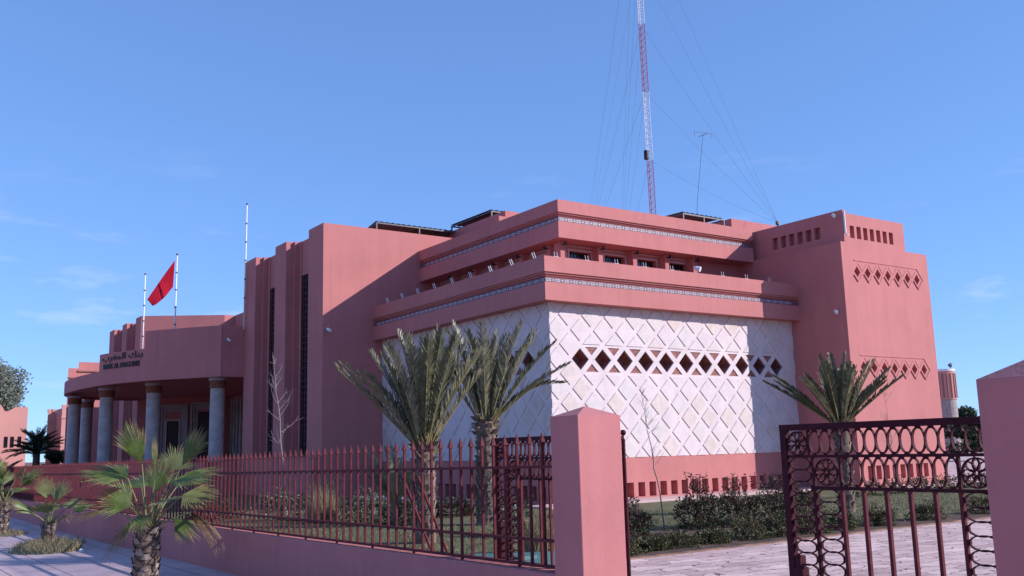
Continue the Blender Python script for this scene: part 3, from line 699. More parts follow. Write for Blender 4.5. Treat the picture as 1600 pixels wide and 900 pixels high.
def gate(label, hinge, free, X):
    """leaf along Y in the plane X; u runs from the free end to the hinge"""
    sgn = 1 if hinge > free else -1; Lg = abs(hinge-free); z0 = .10; zt = 1.755
    t = thing('gate_leaf', label, 'gate', (X, (hinge+free)/2, GZ), 'ornamental iron gate leaves')
    P = lambda u, z, w=0: (X+w, free+sgn*u, z)
    def bx(mb, u0, u1, za, zb, d=.013):
        ya, yb = sorted((free+sgn*u0, free+sgn*u1)); mb.box((X-d, ya, za), (X+d, yb, zb))
    b = MB(); bx(b, 0, .048, z0, zt-.04, .022); bx(b, Lg-.05, Lg, z0, zt-.04, .022); bx(b, 0, Lg, zt-.04, zt, .024); bx(b, .048, Lg-.05, z0, z0+.04, .0215); b.build('frame', IRON2, t, bevel=.002)
    b = MB(); z2, z3 = 1.55, 1.355; cA, cB = .235, .435
    bx(b, .048, Lg-.05, z2-.009, z2+.009, .012); bx(b, cA, Lg-cA, z3-.010, z3+.010, .0125); b.build('rail', IRON2, t)
    for u in (cA, Lg-cA): b = MB(); bx(b, u-.009, u+.009, z0+.04, z2-.009, .011); b.build('bar', IRON2, t)
    n = 5; us = [cB+(Lg-2*cB)*k/n for k in range(n+1)]
    for k, u in enumerate(us): b = MB(); bx(b, u-.0105, u+.0105, z0+.04, z3-.010, .0115); b.build('bar', IRON, t)
    for u in (cB, Lg-cB): b = MB(); bx(b, u-.008, u+.008, z3+.010, z2-.009, .0105); b.build('bar', IRON2, t)
    for ua in (.205, Lg-.219): b = MB(); bx(b, ua, ua+.014, z2+.009, zt-.04, .0105); b.build('bar', IRON2, t)
    def ring(mb, u, z, ru, rz, th=.005, dep=.011, n=22, rot=0):
        c_, s_ = math.cos(rot), math.sin(rot); i0 = len(mb.v)
        for k in range(n):
            a = 2*math.pi*k/n
            for rr, w in ((1, -dep), (1, dep), (0, dep), (0, -dep)):
                x = (ru-(0 if rr else th))*math.cos(a); y = (rz-(0 if rr else th))*math.sin(a)
                mb.v.append(P(u+x*c_-y*s_, z+x*s_+y*c_, w))
        for k in range(n):
            for q in range(4):
                mb.f.append((i0+k*4+q, i0+k*4+(q+1) % 4, i0+((k+1) % n)*4+(q+1) % 4, i0+((k+1) % n)*4+q)); mb.m.append(0)
    b = MB()   # upper row of upright ovals
    ne = int(round((Lg-.44)/.078)); p = (Lg-.44)/ne
    for k in range(ne): ring(b, .22+p*(k+.5), (z2+zt-.04)/2+.004, p/2+.003, (zt-.04-z2)/2-.008)
    for k in range(ne):
        u = .22+p*(k+.5); bx(b, u-.014, u+.014, zt-.055, zt-.038, .009); bx(b, u-.014, u+.014, z2+.007, z2+.022, .009)
    b.build('oval_row', IRON2, t)
    b = MB(); ne = int(round((Lg-2*cB)/.078)); p = (Lg-2*cB)/ne
    for k in range(ne): ring(b, cB+p*(k+.5), (z2+z3)/2, p/2+.003, (z2-z3)/2-.012)
    for k in range(ne):
        u = cB+p*(k+.5); bx(b, u-.014, u+.014, z3+.008, z3+.022, .009); bx(b, u-.014, u+.014, z2-.022, z2-.008, .009)
    b.build('oval_row', IRON2, t)
    for u0, u1, za, zb in ((.048, cA-.009, z0+.04, z2-.009), (Lg-cA+.009, Lg-.05, z0+.04, z2-.009), (cA+.009, cB-.0105, z0+.04, z3-.01), (Lg-cB+.0105, Lg-cA-.009, z0+.04, z3-.01)):
        b = MB(); n_ = int(round((zb-za)/.074)); p = (zb-za)/n_
        for k in range(n_):
            ring(b, (u0+u1)/2, za+p*(k+.5), (u1-u0)/2-.006, p/2+.006)
            bx(b, u0, u0+.016, za+p*(k+.5)-.016, za+p*(k+.5)+.016, .009); bx(b, u1-.016, u1, za+p*(k+.5)-.016, za+p*(k+.5)+.016, .0085)
        b.build('oval_column', IRON2, t)
    def rosette(u, z, r):
        b = MB(); ring(b, u, z, r, r, .006, .012, 30); ring(b, u, z, r*.22, r*.22, .006, .012, 14)
        for k in range(8):
            a = math.pi*2*k/8; ring(b, u+math.cos(a)*r*.55, z+math.sin(a)*r*.55, r*.42, r*.26, .005, .010, 16, a)
        b.build('rosette', IRON2, t)
    rosette(.127, (z2+zt-.04)/2, .078); rosette(Lg-.127, (z2+zt-.04)/2, .078)
    rosette((cA+cB)/2, (z2+z3)/2, .084); rosette(Lg-(cA+cB)/2, (z2+z3)/2, .084)
    b = MB(); bx(b, .06, .10, .50, .93, .03); bx(b, .045, .115, .64, .86, .034); b.build('lock_box', IRON2, t, bevel=.004)
gate('dark red ornamental gate leaf with ovals and rosettes, closed beside the right-hand pillar', 2.55, 4.19, 5.03)
gate('dark ornamental gate leaf swung open behind the end of the spiked fence', 6.53, 8.18, 5.42)

# teal cabinet lying behind the fence
t = thing('teal_cover', 'low teal metal cover with a pale front edge lying on the garden behind the fence', 'cover', (7.6, 10.9, GZ))
b = MB(); q = [(6.55, 10.2), (7.75, 9.6), (8.6, 10.9), (7.3, 11.7)]; b.prism(q, GZ, .20); b.build('lid', TEAL, t, bevel=.012)
b = MB(); b.extr(rect(0, 1.34, .10, .19), lambda u, v, w: (6.55+u*.894+w*.447*-1, 10.2-u*.447-w*.894*1, v), .0, .02); b.build('front_edge', WHITEP, t)
b = MB(); b.box((7.35, 10.6, .20), (7.65, 10.75, .235)); b.build('handle', TEAL, t)

# ------------------------------------------------------------------ vegetation
def rnd(a, b): return random.uniform(a, b)
def frond(mb, base, az, e0, length, droop, leaf, nl=36, mi=0, ms=1, twist=0, vee=35):
    """one feather frond: curved stalk with two rows of narrow leaflets"""
    pts = []; p = Vector(base); n = 14; el = e0
    for k in range(n+1):
        pts.append(p.copy()); d = Vector((math.cos(az)*math.cos(el), math.sin(az)*math.cos(el), math.sin(el)))
        p = p+d*length/n; el -= droop/n*(.4+1.2*k/n)
    mb.tube(pts, [.017*(1-k/n)+.003 for k in range(n+1)], 4, ms, cap=False)
    for k in range(nl):
        t = .14+.86*k/(nl-1); f = t*n; i = min(int(f), n-1); q = pts[i].lerp(pts[i+1], f-i); d = (pts[i+1]-pts[i]).normalized()
        side = d.cross(Vector((0, 0, 1))); side = side.normalized() if side.length > .05 else Vector((-math.sin(az), math.cos(az), 0)); up = side.cross(d)
        l = leaf*min(1, .30+2.2*(t-.12))*(1-.50*t**3)*rnd(.85, 1.12)
        for s in (-1, 1):
            fw = rnd(.75, 1.0); v = R(vee+rnd(-14, 14)); dirn = (d*fw*1.25+side*s*math.cos(v)*.75+up*math.sin(v)*.75).normalized()
            wv = dirn.cross(up*math.cos(v)-side*s*math.sin(v)).normalized()*.021
            tip = q+dirn*l+Vector((0, 0, -.10*l*rnd(.3, 1.3))); mid = q+dirn*l*.45
            mb.face([q, mid+wv, tip, mid-wv], mi)
def date_palm(label, x, y, h, tr, fronds, mats, leafl, top_r=1.0, seedv=1):
    random.seed(seedv)
    t = thing('date_palm', label, 'palm tree', (x, y, GZ), 'date palms in the garden')
    b = MB(); n = 26; zs = [GZ-.1+(h-GZ+.1)*k/n for k in range(n+1)]
    b.tube([(x+.02*math.sin(z*2.1), y+.02*math.cos(z*1.7), z) for z in zs], [tr*(1.15-.22*min(1, k/8))*(1+.05*math.sin(k*2.4)) for k in range(n+1)], 16)
    # boots: cut leaf bases in a spiral
    k = 0; z = GZ+.05
    while z < h+.12:
        a = k*2.39996; rr = tr*(1.02+.05*math.sin(k)); c = Vector((x+math.cos(a)*rr*.92, y+math.sin(a)*rr*.92, z)); o_ = Vector((math.cos(a), math.sin(a), 0)); s_ = Vector((-math.sin(a), math.cos(a), 0))
        wv = tr*.30; hh = .10+rnd(-.02, .03); ou = .035+rnd(0, .035)+(.07 if z > h-.35 else 0)
        A, B_, D_ = c-s_*wv, c+s_*wv, c+o_*ou+Vector((0, 0, hh))
        b.face([A, B_, D_+s_*wv*.55, D_-s_*wv*.55], 1 if rnd(0, 1) < .5 else 0); b.face([D_-s_*wv*.55, D_+s_*wv*.55, c+Vector((0, 0, hh*.95))-o_*.03], 1); b.face([A, D_-s_*wv*.55, c+Vector((0, 0, hh))-o_*.03], 0); b.face([B_, c+Vector((0, 0, hh))-o_*.03, D_+s_*wv*.55], 0)
        z += .30/(2*math.pi*tr/.20)*.55; k += 1
    b.build('trunk', [BARK, BARKP], t)
    b = MB()
    for k in range(26):   # stubs and fibres under the crown
        a = rnd(0, 6.28); e = R(rnd(45, 80)); p0 = Vector((x+math.cos(a)*tr*.7, y+math.sin(a)*tr*.7, h-rnd(-.05, .25))); b.tube([p0, p0+Vector((math.cos(a)*math.cos(e), math.sin(a)*math.cos(e), math.sin(e)))*rnd(.18, .38)], [.022, .007], 4, 2)
    for az, e, l, dr in fronds:
        a = R(az); base = (x+math.cos(a)*tr*.45, y+math.sin(a)*tr*.45, h-.08)
        frond(b, base, a, R(e), l, R(dr), leafl, mi=0 if rnd(0, 1) < .8 else 1, ms=2)
    b.build('crown', mats+[DATES], t)
# image right = azimuth of camera right: (cos yaw, -sin yaw) -> -34.7 deg ; image left = 145.3 deg
IR, IL, TOW, AW = -34.7, 145.3, 235.3, 55.3
def mk(n, emin, emax, l, drmin, drmax, s):
    random.seed(s); return [((k*137.5+rnd(-12, 12)) % 360, emin+(emax-emin)*((k+.5)/n)**.8+rnd(-5, 5), l*rnd(.85, 1.08), rnd(drmin, drmax)) for k in range(n)]
f1 = mk(24, 64, 89, 2.0, 8, 26, 3)+[(IL, 48, 2.05, 8), (IL+15, 56, 2.0, 22), (IL-20, 66, 2.0, 15), (IR, 58, 1.9, 12), (IR-15, 66, 2.1, 18), (IR+20, 74, 2.0, 14)]
date_palm('silvery date palm with upright fronds, left one of the pair before the stone wall', 8.25, 14.7, 1.72, .175, f1, [DATEG, DATEG2], .38, seedv=4)
f2 = mk(20, 63, 88, 2.15, 10, 32, 5)+[(IR, 44, 2.1, 22), (IR+12, 50, 1.9, 62), (IR-10, 56, 2.2, 18), (IR+5, 66, 2.2, 12), (IL, 60, 2.0, 30)]
date_palm('date palm with a thicker dark trunk, right one of the pair', 11.13, 17.15, 2.22, .225, f2, [DATEG, DATEG2], .37, seedv=6)
f3 = mk(27, 40, 86, 1.5, 4, 16, 8)+[(IR, 40, 1.75, 8), (IR+6, 50, 1.7, 10), (IL, 36, 1.85, 8), (IL-8, 45, 1.75, 10)]
date_palm('small bushy dark green date palm behind the closed gate leaf, by the side tower', 18.15, 13.45, 2.02, .17, f3, [DATEG2, DATEG], .28, seedv=9)

def fan(mb, hub, d, n, spread, L_, mi=0, dead=False, fold=.35, nseg=24, base=None, ms=2):
    """palmate leaf: pleated segments fused near the hub and split into thin tips"""
    d = Vector(d).normalized(); n = Vector(n); n = (n-d*n.dot(d)).normalized(); s = d.cross(n); hub = Vector(hub)
    if base is not None:
        bs = Vector(base); mid = bs.lerp(hub, .5)+Vector((0, 0, .05*(hub-bs).length)); mb.tube([bs, mid, hub], [.017, .011, .008], 5, ms, cap=False)
    pr = []
    for k in range(nseg+1):
        a = R(spread)*(k/nseg-.5); dr = d*math.cos(a)+s*math.sin(a)
        pr.append((a, dr))
    for k in range(nseg):
        a = (pr[k][0]+pr[k+1][0])/2; dr = d*math.cos(a)+s*math.sin(a)
        l = L_*(1-.28*abs(a/R(spread/2))**2)*rnd(.9, 1.06)
        if dead: l *= rnd(.75, 1.1)
        m0 = .50 if not dead else .25
        cup = n*(fold*.15*L_*(abs(a)/1.5)**2)
        A = hub+pr[k][1]*l*m0+cup*.5; B_ = hub+pr[k+1][1]*l*m0+cup*.5; ridge = hub+dr*l*m0*1.02+n*.010*L_+cup*.5
        sag = Vector((0, 0, -1))*(.07 if not dead else .35)*l*rnd(.5, 1.5); wid = pr[k+1][1]-pr[k][1]
        q = hub+dr*l*.78+cup+sag*.35; tip = hub+dr*l+cup+sag+Vector((rnd(-1, 1), rnd(-1, 1), rnd(-1, 1)))*.02
        mb.face([hub, A, ridge], mi); mb.face([hub, ridge, B_], mi)
        w_ = wid*l*.34
        mm = mi if rnd(0, 1) < .8 else 1
        mb.face([A, q-w_*.6, ridge], mm); mb.face([ridge, q+w_*.6, B_], mm); mb.face([ridge, q-w_*.6, tip, q+w_*.6], 3 if (rnd(0, 1) < .45 or dead) else mm)
RT = Vector((math.cos(R(IR)), math.sin(R(IR)), 0)); TW = Vector((math.cos(R(TOW)), math.sin(R(TOW)), 0)); UP = Vector((0, 0, 1))
def fan_palm(label, x, y, z0, h, tr, leaves, sc, seedv):
    random.seed(seedv)
    t = thing('fan_palm', label, 'palm tree', (x, y, z0), 'young fan palms on the pavement')
    b = MB(); n = 14; b.tube([(x, y, z0-.1+(h+.1)*k/n) for k in range(n+1)], [tr*(.92+.05*math.sin(k*1.9)) for k in range(n+1)], 18)
    z = z0+.0; k = 0
    while z < z0+h+.08*sc:
        a = k*2.39996+rnd(-.2, .2); rr = tr*.93; o_ = Vector((math.cos(a), math.sin(a), 0)); s_ = Vector((-math.sin(a), math.cos(a), 0)); c = Vector((x, y, z))+o_*rr
        wv = tr*.42; hh = tr*.42*rnd(.7, 1.3); ou = tr*rnd(.12, .28)+(tr*.25 if z > z0+h*.93 else 0); D_ = c+o_*ou+UP*hh; mm = 0 if rnd(0, 1) < .5 else 1
        b.face([c-s_*wv, c+o_*ou*.6-UP*tr*.02, D_-s_*wv*.5], mm); b.face([c+s_*wv, D_+s_*wv*.5, c+o_*ou*.6-UP*tr*.02], mm); b.face([c+o_*ou*.6-UP*tr*.02, D_+s_*wv*.5, D_-s_*wv*.5], mm); b.face([D_-s_*wv*.5, D_+s_*wv*.5, c+UP*hh*.7-o_*.03], 0)
        z += .0125*sc*(tr/.2)/(1 if tr > .15 else .8); k += 1
    b.build('trunk', [BARK, BARKP], t)
    b = MB(); top = Vector((x, y, z0+h+.02))
    for (hx, hy, hz), (dx, dy, dz), nv, spread, L_, mi, dead in leaves:
        hub = top+(RT*hx+TW*hy+UP*hz)*sc; d = RT*dx+TW*dy+UP*dz; nm = RT*nv[0]+TW*nv[1]+UP*nv[2]
        fan(b, hub, d, nm, spread, L_*sc, mi, dead, base=top+(RT*hx+TW*hy)*.12*sc)
    b.build('crown', [FANG, FANP, FANP, FAND], t)
LV = [((-.12, -.05, .82), (-.45, 0, 1), (0.6, 1, .2), 60, .66, 0, False), ((.09, .05, .62), (0, .1, 1), (1, .2, 0), 22, .62, 1, False), ((.24, -.2, .72), (.15, -.2, 1), (0, 1, .2), 150, .40, 1, False),
      ((.42, .0, .78), (.55, 0, 1), (-.6, 1, .1), 64, .62, 0, False), ((.38, .15, .60), (1, .1, .18), (-.1, .3, 1), 130, .68, 0, False), ((-.30, -.05, .64), (-1, 0, .28), (.2, .4, 1), 130, .66, 0, False),
      ((-.06, .42, .30), (-.75, .25, .55), (.35, 1, .55), 120, .46, 0, False), ((-.45, .0, .25), (-1, 0, -.10), (.1, .3, 1), 50, .68, 3, True), ((-.12, .1, .10), (-.7, .1, -.6), (-.4, .8, .6), 70, .50, 0, True),
      ((.36, .05, .12), (.55, .1, -.45), (.4, .8, .5), 80, .44, 0, False), ((.52, -.05, .18), (1, 0, -.72), (.5, .5, .7), 40, .60, 3, True), ((.48, .1, .42), (1, .2, -.1), (-.1, .5, 1), 130, .52, 1, False),
      ((.02, .30, .20), (.2, .6, -.4), (.1, 1, .6), 90, .38, 0, False), ((.2, -.45, .5), (.4, -1, .4), (0, .3, 1), 130, .6, 0, False), ((-.25, -.4, .5), (-.5, -1, .4), (0, .3, 1), 130, .6, 0, False), ((.05, -.1, .45), (.05, -.2, 1), (0, 1, 0), 90, .5, 0, False),
      ((-.2, .35, .52), (-.55, .6, .3), (0, .2, 1), 120, .5, 0, False), ((.25, .38, .34), (.6, .5, .1), (0, .3, 1), 120, .46, 1, False)]
fan_palm('largest fan palm, with thick scaly trunk and drooping dead fans, nearest on the pavement', 3.60, 14.55, zp(14.5), .74, .175, LV, 1.12, 21)
random.seed(31)
def simple_leaves(n, s):
    random.seed(s); o = []
    for k in range(n):
        a = k*2.4+rnd(-.3, .3); e = R(rnd(5, 75)); r = rnd(.35, .5); dx, dy, dz = math.cos(a)*math.cos(e), math.sin(a)*math.cos(e), math.sin(e)
        o.append(((dx*r, dy*r, dz*r+.08), (dx, dy, dz+.1), (-dx*.6, .5-dy*.4, 1), rnd(70, 140), rnd(.42, .6), random.choice((0, 0, 1)), rnd(0, 1) < .2))
    return o
fan_palm('small fan palm growing from a clump of dry weeds on the pavement', 3.58, 22.6, zp(22.6), .52, .13, simple_leaves(13, 2), .95, 22)
fan_palm('fan palm cut by the left edge of the view, with a short rough trunk', 3.50, 29.4, zp(29.4), .85, .17, simple_leaves(14, 5), 1.25, 23)

def blades(mb, cx, cy, z, rx, ry, n, h, mi=0, lean=.4, w=.006):
    for _ in range(n):
        a = rnd(0, 6.28); r = math.sqrt(rnd(0, 1)); x, y = cx+rx*r*math.cos(a), cy+ry*r*math.sin(a); hh = h*rnd(.5, 1.1)*(1.1-.5*r)
        d = Vector((rnd(-1, 1), rnd(-1, 1), 0))*lean*hh; s = Vector((rnd(-1, 1), rnd(-1, 1), 0)).normalized()*w
        p = Vector((x, y, z)); m_ = p+d*.4+UP*hh*.6; mb.face([p-s, p+s, m_+s*.7, m_-s*.7], mi); mb.face([m_-s*.7, m_+s*.7, p+d+UP*hh], mi)
random.seed(5)
b = MB(); blades(b, 3.55, 22.3, zp(22.4), .62, .95, 2600, .34, 0, .6, .005); blades(b, 3.4, 22.2, zp(22.4), .6, .9, 900, .25, 1, .6, .006)
b.build('dry_weeds', [STRAW, LEAFS], label='clump of dry grey weeds around the base of the small fan palm', cat='weeds', org=(3.55, 22.3, zp(22.4)))
b = MB(); blades(b, 3.5, 29.3, zp(29.4), .6, 1.2, 900, .16, 0, .8, .006); b.build('dry_weeds', [STRAW], label='low dry weeds around the fan palm cut by the left edge', cat='weeds', org=(3.5, 29.3, zp(29.4)))
b = MB(); blades(b, 4.45, 24.0, zp(24), .15, .3, 90, .22, 0, .6, .006); b.build('weed_tuft', [STRAW], label='thin dry weed tuft at the foot of the low street wall', cat='weeds', org=(4.45, 24.0, zp(24)))
b = MB(); b.tube([(4.02, 21.4, zp(21.4)-.01), (4.02, 21.4, zp(21.4)+.03), (4.03, 21.4, zp(21.4)+.055)], [.06, .055, .02], 7); b.build('white_stone', WHITEP, label='small white stone lying on the pavement beside the dry weeds', cat='stone', org=(4.02, 21.4, zp(21.4)))

def bush(name, label, cat, x, y, rx, ry, h, n, mats, leaf=.035, group=None, spikes=0, z=GZ, seedv=None, smi=1):
    if seedv is not None: random.seed(seedv)
    t = thing(name, label, cat, (x, y, z), group); b = MB()
    for k in range(7):
        a = rnd(0, 6.28); b.tube([(x, y, z-.03), (x+math.cos(a)*rx*.3, y+math.sin(a)*ry*.3, z+h*.45), (x+math.cos(a)*rx*.6, y+math.sin(a)*ry*.6, z+h*.8)], [.012, .009, .004], 4, cap=False)
    b.build('stems', BARK, t)
    b = MB(); off = Vector((rnd(0, 50), rnd(0, 50), rnd(0, 50)))
    for k in range(n):
        u = Vector((rnd(-1, 1), rnd(-1, 1), rnd(-.25, 1)))
        if u.length > 1 or u.length < .1: u = u.normalized()*rnd(.75, 1)
        lum = .80+.62*noise.noise(u.normalized()*2.0+off)+.12*noise.noise(u*6+off)
        r = max(u.length, rnd(.55, 1))*lum; u = u.normalized()*r
        c = Vector((x+u.x*rx, y+u.y*ry, z+max(.01, h*(.12+.86*max(u.z, -.12)))))
        dn_ = (u+Vector((rnd(-1, 1), rnd(-1, 1), rnd(-.3, 1.2)))).normalized(); s_ = dn_.orthogonal().normalized(); s_.rotate(Matrix.Rotation(rnd(0, 6.28), 3, dn_)); l = leaf*rnd(.7, 1.4)
        mi = 0 if rnd(0, 1) > (.30+.5*max(0, u.z)) else smi % len(mats)
        if len(mats) > 2 and rnd(0, 1) < .2: mi = 2
        b.face([c, c+dn_*l*.5+s_*l*.32, c+dn_*l, c+dn_*l*.5-s_*l*.32], mi)
    for k in range(spikes):
        a = rnd(0, 6.28); r = rnd(0, .75); p = Vector((x+rx*r*math.cos(a), y+ry*r*math.sin(a), z+h*.72)); hh = h*rnd(.28, .5); q = p+Vector((rnd(-.06, .06), rnd(-.06, .06), hh)); b.tube([p, q], [.005, .003], 3, 0, cap=False)
        for j in range(16):
            c = p.lerp(q, rnd(.1, 1)); dn_ = Vector((rnd(-1, 1), rnd(-1, 1), rnd(-.2, .9))).normalized(); s_ = dn_.orthogonal().normalized(); l = leaf*rnd(.8, 1.5); b.face([c, c+dn_*l*.5+s_*l*.32, c+dn_*l, c+dn_*l*.5-s_*l*.32], smi % len(mats))
    b.build('foliage', mats, t); return t
LG = [LEAFG, LEAFR, LEAFY]
def lab(s, i, n, a, c):
    return s
# row of red-tipped rose bushes before the south wall
rs = [(11.35, 13.0, .52, .45, .58), (12.45, 14.3, .62, .5, .50), (13.15, 13.05, .55, .45, .86), (14.0, 12.9, .60, .45, .80), (14.95, 12.8, .62, .5, .85), (15.85, 12.9, .6, .5, .72)]
rl = ['low dark rose bush just right of the sunlit pillar', 'low rose bush at the back, behind the bare sapling', 'tall red-tipped rose bush, first of the dense row from the left', 'dense red-tipped rose bush, second of the tall row from the left',
      'dense red-tipped rose bush, third of the tall row from the left', 'rose bush ending the row, beside the edge of the closed gate leaf']
for i, (x, y, rx, ry, h) in enumerate(rs): bush('rose_bush', rl[i], 'bush', x, y, rx, ry, h, 3600, [LEAFG, LEAFR], .038, 'red-tipped rose bushes', smi=1, spikes=16, seedv=40+i)
# clipped bushes along the path edge
hs = [(9.3, 10.85, .45, .35, .42), (10.0, 10.95, .38, .3, .26), (10.6, 11.0, .5, .38, .32), (11.4, 11.05, .42, .34, .30), (12.2, 11.0, .5, .38, .52), (12.95, 10.95, .48, .36, .50), (13.7, 10.95, .42, .34, .48), (14.6, 10.95, .45, .33, .46), (15.6, 10.9, .4, .32, .44), (17.2, 11.0, .42, .34, .42), (19.3, 11.0, .5, .4, .5), (20.6, 11.1, .55, .42, .52), (22.0, 11.1, .5, .4, .46)]
hl = ['green edging bush touching the right side of the sunlit pillar', 'very low dry edging bush, second from the sunlit pillar', 'low sprawling edging bush in front of the rose bushes, third from the pillar', 'low pale edging bush before a patch of bare soil, fourth from the pillar', 'round green edging bush by the path, fifth from the pillar', 'round edging bush, sixth from the pillar along the path',
      'edging bush seen at the free edge of the closed gate leaf', 'clipped bush seen through the oval columns of the closed gate leaf', 'clipped bush seen between the first two bars of the closed gate leaf', 'clipped bush seen at the middle bars of the closed gate leaf', 'clipped bush seen left of the last bar of the closed gate leaf', 'clipped bush behind the last bar of the closed gate leaf', 'farthest clipped bush, next to the shaded right pillar']
for i, (x, y, rx, ry, h) in enumerate(hs): bush('edging_bush', hl[i], 'bush', x, y, rx*.9, ry*.9, h*.85, 2600, [LEAFY, LEAFG, LEAFB] if i % 2 else [LEAFY, LEAFB, LEAFG], .03, 'clipped bushes along the path edge', seedv=60+i)
# small bushes at the foot of the tower
for i in range(7): bush('foundation_shrub', ['leftmost small shrub', 'second small shrub', 'third small shrub', 'fourth small shrub', 'fifth small shrub', 'sixth small shrub', 'rightmost small shrub'][i]+' at the foot of the side tower, seen through the gate', 'shrub', 22.6+1.15*i, 16.7, .36, .33, .52, 650, [LEAFG, LEAFY], .05, 'small shrubs at the foot of the side tower', seedv=80+i)
# behind the long fence
fb = [('rounded silvery shrub behind the fence, left of the dry grass', 8.6, 22.4, .75, .6, .95, [LEAFS, LEAFG]), ('silvery shrub behind the fence under the bare white sapling', 9.4, 21.6, .6, .5, .85, [LEAFS, LEAFG]), ('dark glossy shrub behind the fence, right of the dry grass', 9.6, 19.9, .65, .5, .72, [LEAFG, LEAFS]),
      ('dark low shrub behind the fence beside the spiky young palm', 10.0, 18.8, .6, .5, .72, [LEAFG, LEAFS]), ('dark shrub at the back between the two date palm trunks', 13.2, 19.6, .8, .5, .55, [LEAFG, LEAFR]), ('small shrub at the foot of the left date palm, towards the wall', 12.0, 20.0, .8, .5, .5, [LEAFR, LEAFG]),
      ('green bush just behind the open gate leaf, at the right date palm', 10.0, 14.6, .42, .42, .62, [LEAFG, LEAFS]), ('low reddish shrub by the far part of the fence', 7.6, 24.4, .8, .7, .5, [LEAFR, LEAFG])]
for i, (l, x, y, rx, ry, h, ms_) in enumerate(fb): bush('garden_shrub', l, 'shrub', x, y, rx, ry, h, 1700, ms_, .055, 'shrubs behind the long fence', seedv=100+i, spikes=4 if i < 3 else 0)
random.seed(9)
b = MB()
for i in range(30):
    y = 7.4+i*.62; 
    if y > 10: blades(b, 5.75+rnd(-.15, .15), y, GZ, .35, .45, 330, .26, 0 if i % 3 else 1, .5, .006)
b.build('border_planting', [LEAFR, LEAFY], kind='stuff', label='low reddish ground cover along the inside of the fence', cat='ground cover')
b = MB(); blades(b, 9.0, 20.8, GZ, .35, .35, 900, .95, 0, .35, .006); b.build('dry_grass', STRAW, label='tall clump of dry straw-coloured grass behind the middle of the fence', cat='grass', org=(9.0, 20.8, GZ))
b = MB(); blades(b, 8.6, 11.9, GZ, .25, .25, 500, .72, 0, .35, .006); b.build('dry_grass', STRAW, label='clump of dry grass seen through the open gate leaf, behind the teal cover', cat='grass', org=(8.6, 11.9, GZ))
b = MB()
for _ in range(26000):
    x, y = rnd(5.4, 16), rnd(10.8, 21)
    if noise.noise(Vector((x*.6, y*.6, 0))) < -.25: continue
    h = rnd(.02, .055); s_ = Vector((rnd(-1, 1), rnd(-1, 1), 0)).normalized()*.006; p = Vector((x, y, GZ)); b.face([p-s_, p+s_, p+Vector((rnd(-.03, .03), rnd(-.03, .03), h))], 0 if rnd(0, 1) < .6 else 1)
for _ in range(9000):
    x, y = rnd(15, 27), rnd(11, 17); h = rnd(.02, .05); s_ = Vector((rnd(-1, 1), rnd(-1, 1), 0)).normalized()*.008; p = Vector((x, y, GZ)); b.face([p-s_, p+s_, p+Vector((rnd(-.03, .03), rnd(-.03, .03), h))], 0 if rnd(0, 1) < .6 else 1)
b.build('grass', [mat('grass_blade', (.075, .12, .035), .7, .3, 3, transl=.2), STRAW], kind='stuff', label='short patchy grass covering the garden between fence and building', cat='grass')
# spiky young palm behind the fence
random.seed(77); t = thing('young_palm', 'spiky grey-green young palm behind the fence, left of the date palms', 'palm tree', (9.7, 18.6, GZ))
b = MB(); b.tube([(9.7, 18.6, GZ-.05), (9.7, 18.6, .55)], [.10, .08], 10); b.build('trunk', BARK, t)
b = MB()
for k in range(17): frond(b, (9.7, 18.6, .5), rnd(0, 6.28), R(rnd(48, 84)), rnd(.8, 1.3), R(rnd(10, 30)), .24, 26, 0, 1)
b.build('crown', [LEAFS, DATES], t)
# bare saplings
def sapling(label, base, top, seedv, r0=.022, nb=26, droop=0, bl=.9, mt=TWIG):
    random.seed(seedv); base, top = Vector(base), Vector(top); t = thing('bare_sapling', label, 'tree', tuple(base)); n = 12
    tr = [base.lerp(top, k/n)+Vector((rnd(-.03, .03), rnd(-.03, .03), 0))*(1 if k else 0) for k in range(n+1)]
    b = MB(); b.tube(tr, [r0*(1-.85*k/n) for k in range(n+1)], 6, cap=False); b.build('trunk', mt, t)
    b = MB(); H = (top-base).length
    for k in range(nb):
        f = rnd(.42, .96); p = base.lerp(top, f); a = rnd(0, 6.28); l = bl*H*.28*(1.15-f)*rnd(.5, 1.3); e = R(rnd(25, 60)); d = Vector((math.cos(a)*math.cos(e), math.sin(a)*math.cos(e), math.sin(e)))
        pts = [p]
        for j in range(5): d = (d+Vector((rnd(-.25, .25), rnd(-.25, .25), rnd(-.05, .22)))).normalized(); pts.append(pts[-1]+d*l/5)
        b.tube(pts, [r0*.32, r0*.27, r0*.22, r0*.18, r0*.14, r0*.1], 4, cap=False)
        for j in range(3):
            q = pts[random.randint(1, 4)]; d2 = (d+Vector((rnd(-1, 1), rnd(-1, 1), rnd(-.5, .5)))).normalized(); b.tube([q, q+d2*l*.2, q+d2*l*.38+Vector((0, 0, .03))], [r0*.16, r0*.12, r0*.08], 3, cap=False)
    b.build('branches', mt, t)
TW2 = mat('pale_twig', (.32, .25, .25), .9, .1, 10)
sapling('bare white sapling in front of the stepped piers, behind the fence', (9.55, 24.4, GZ), (9.15, 24.5, 4.35), 51, .024, 20, mt=TW2)
sapling('bare crooked sapling in front of the sunlit diamond wall', (12.75, 13.55, GZ), (12.35, 13.6, 2.78), 52, .016, 13)
sapling('thin bare sapling in front of the side tower, seen above the gate', (22.2, 14.9, GZ), (22.0, 14.9, 3.15), 53, .013, 20)

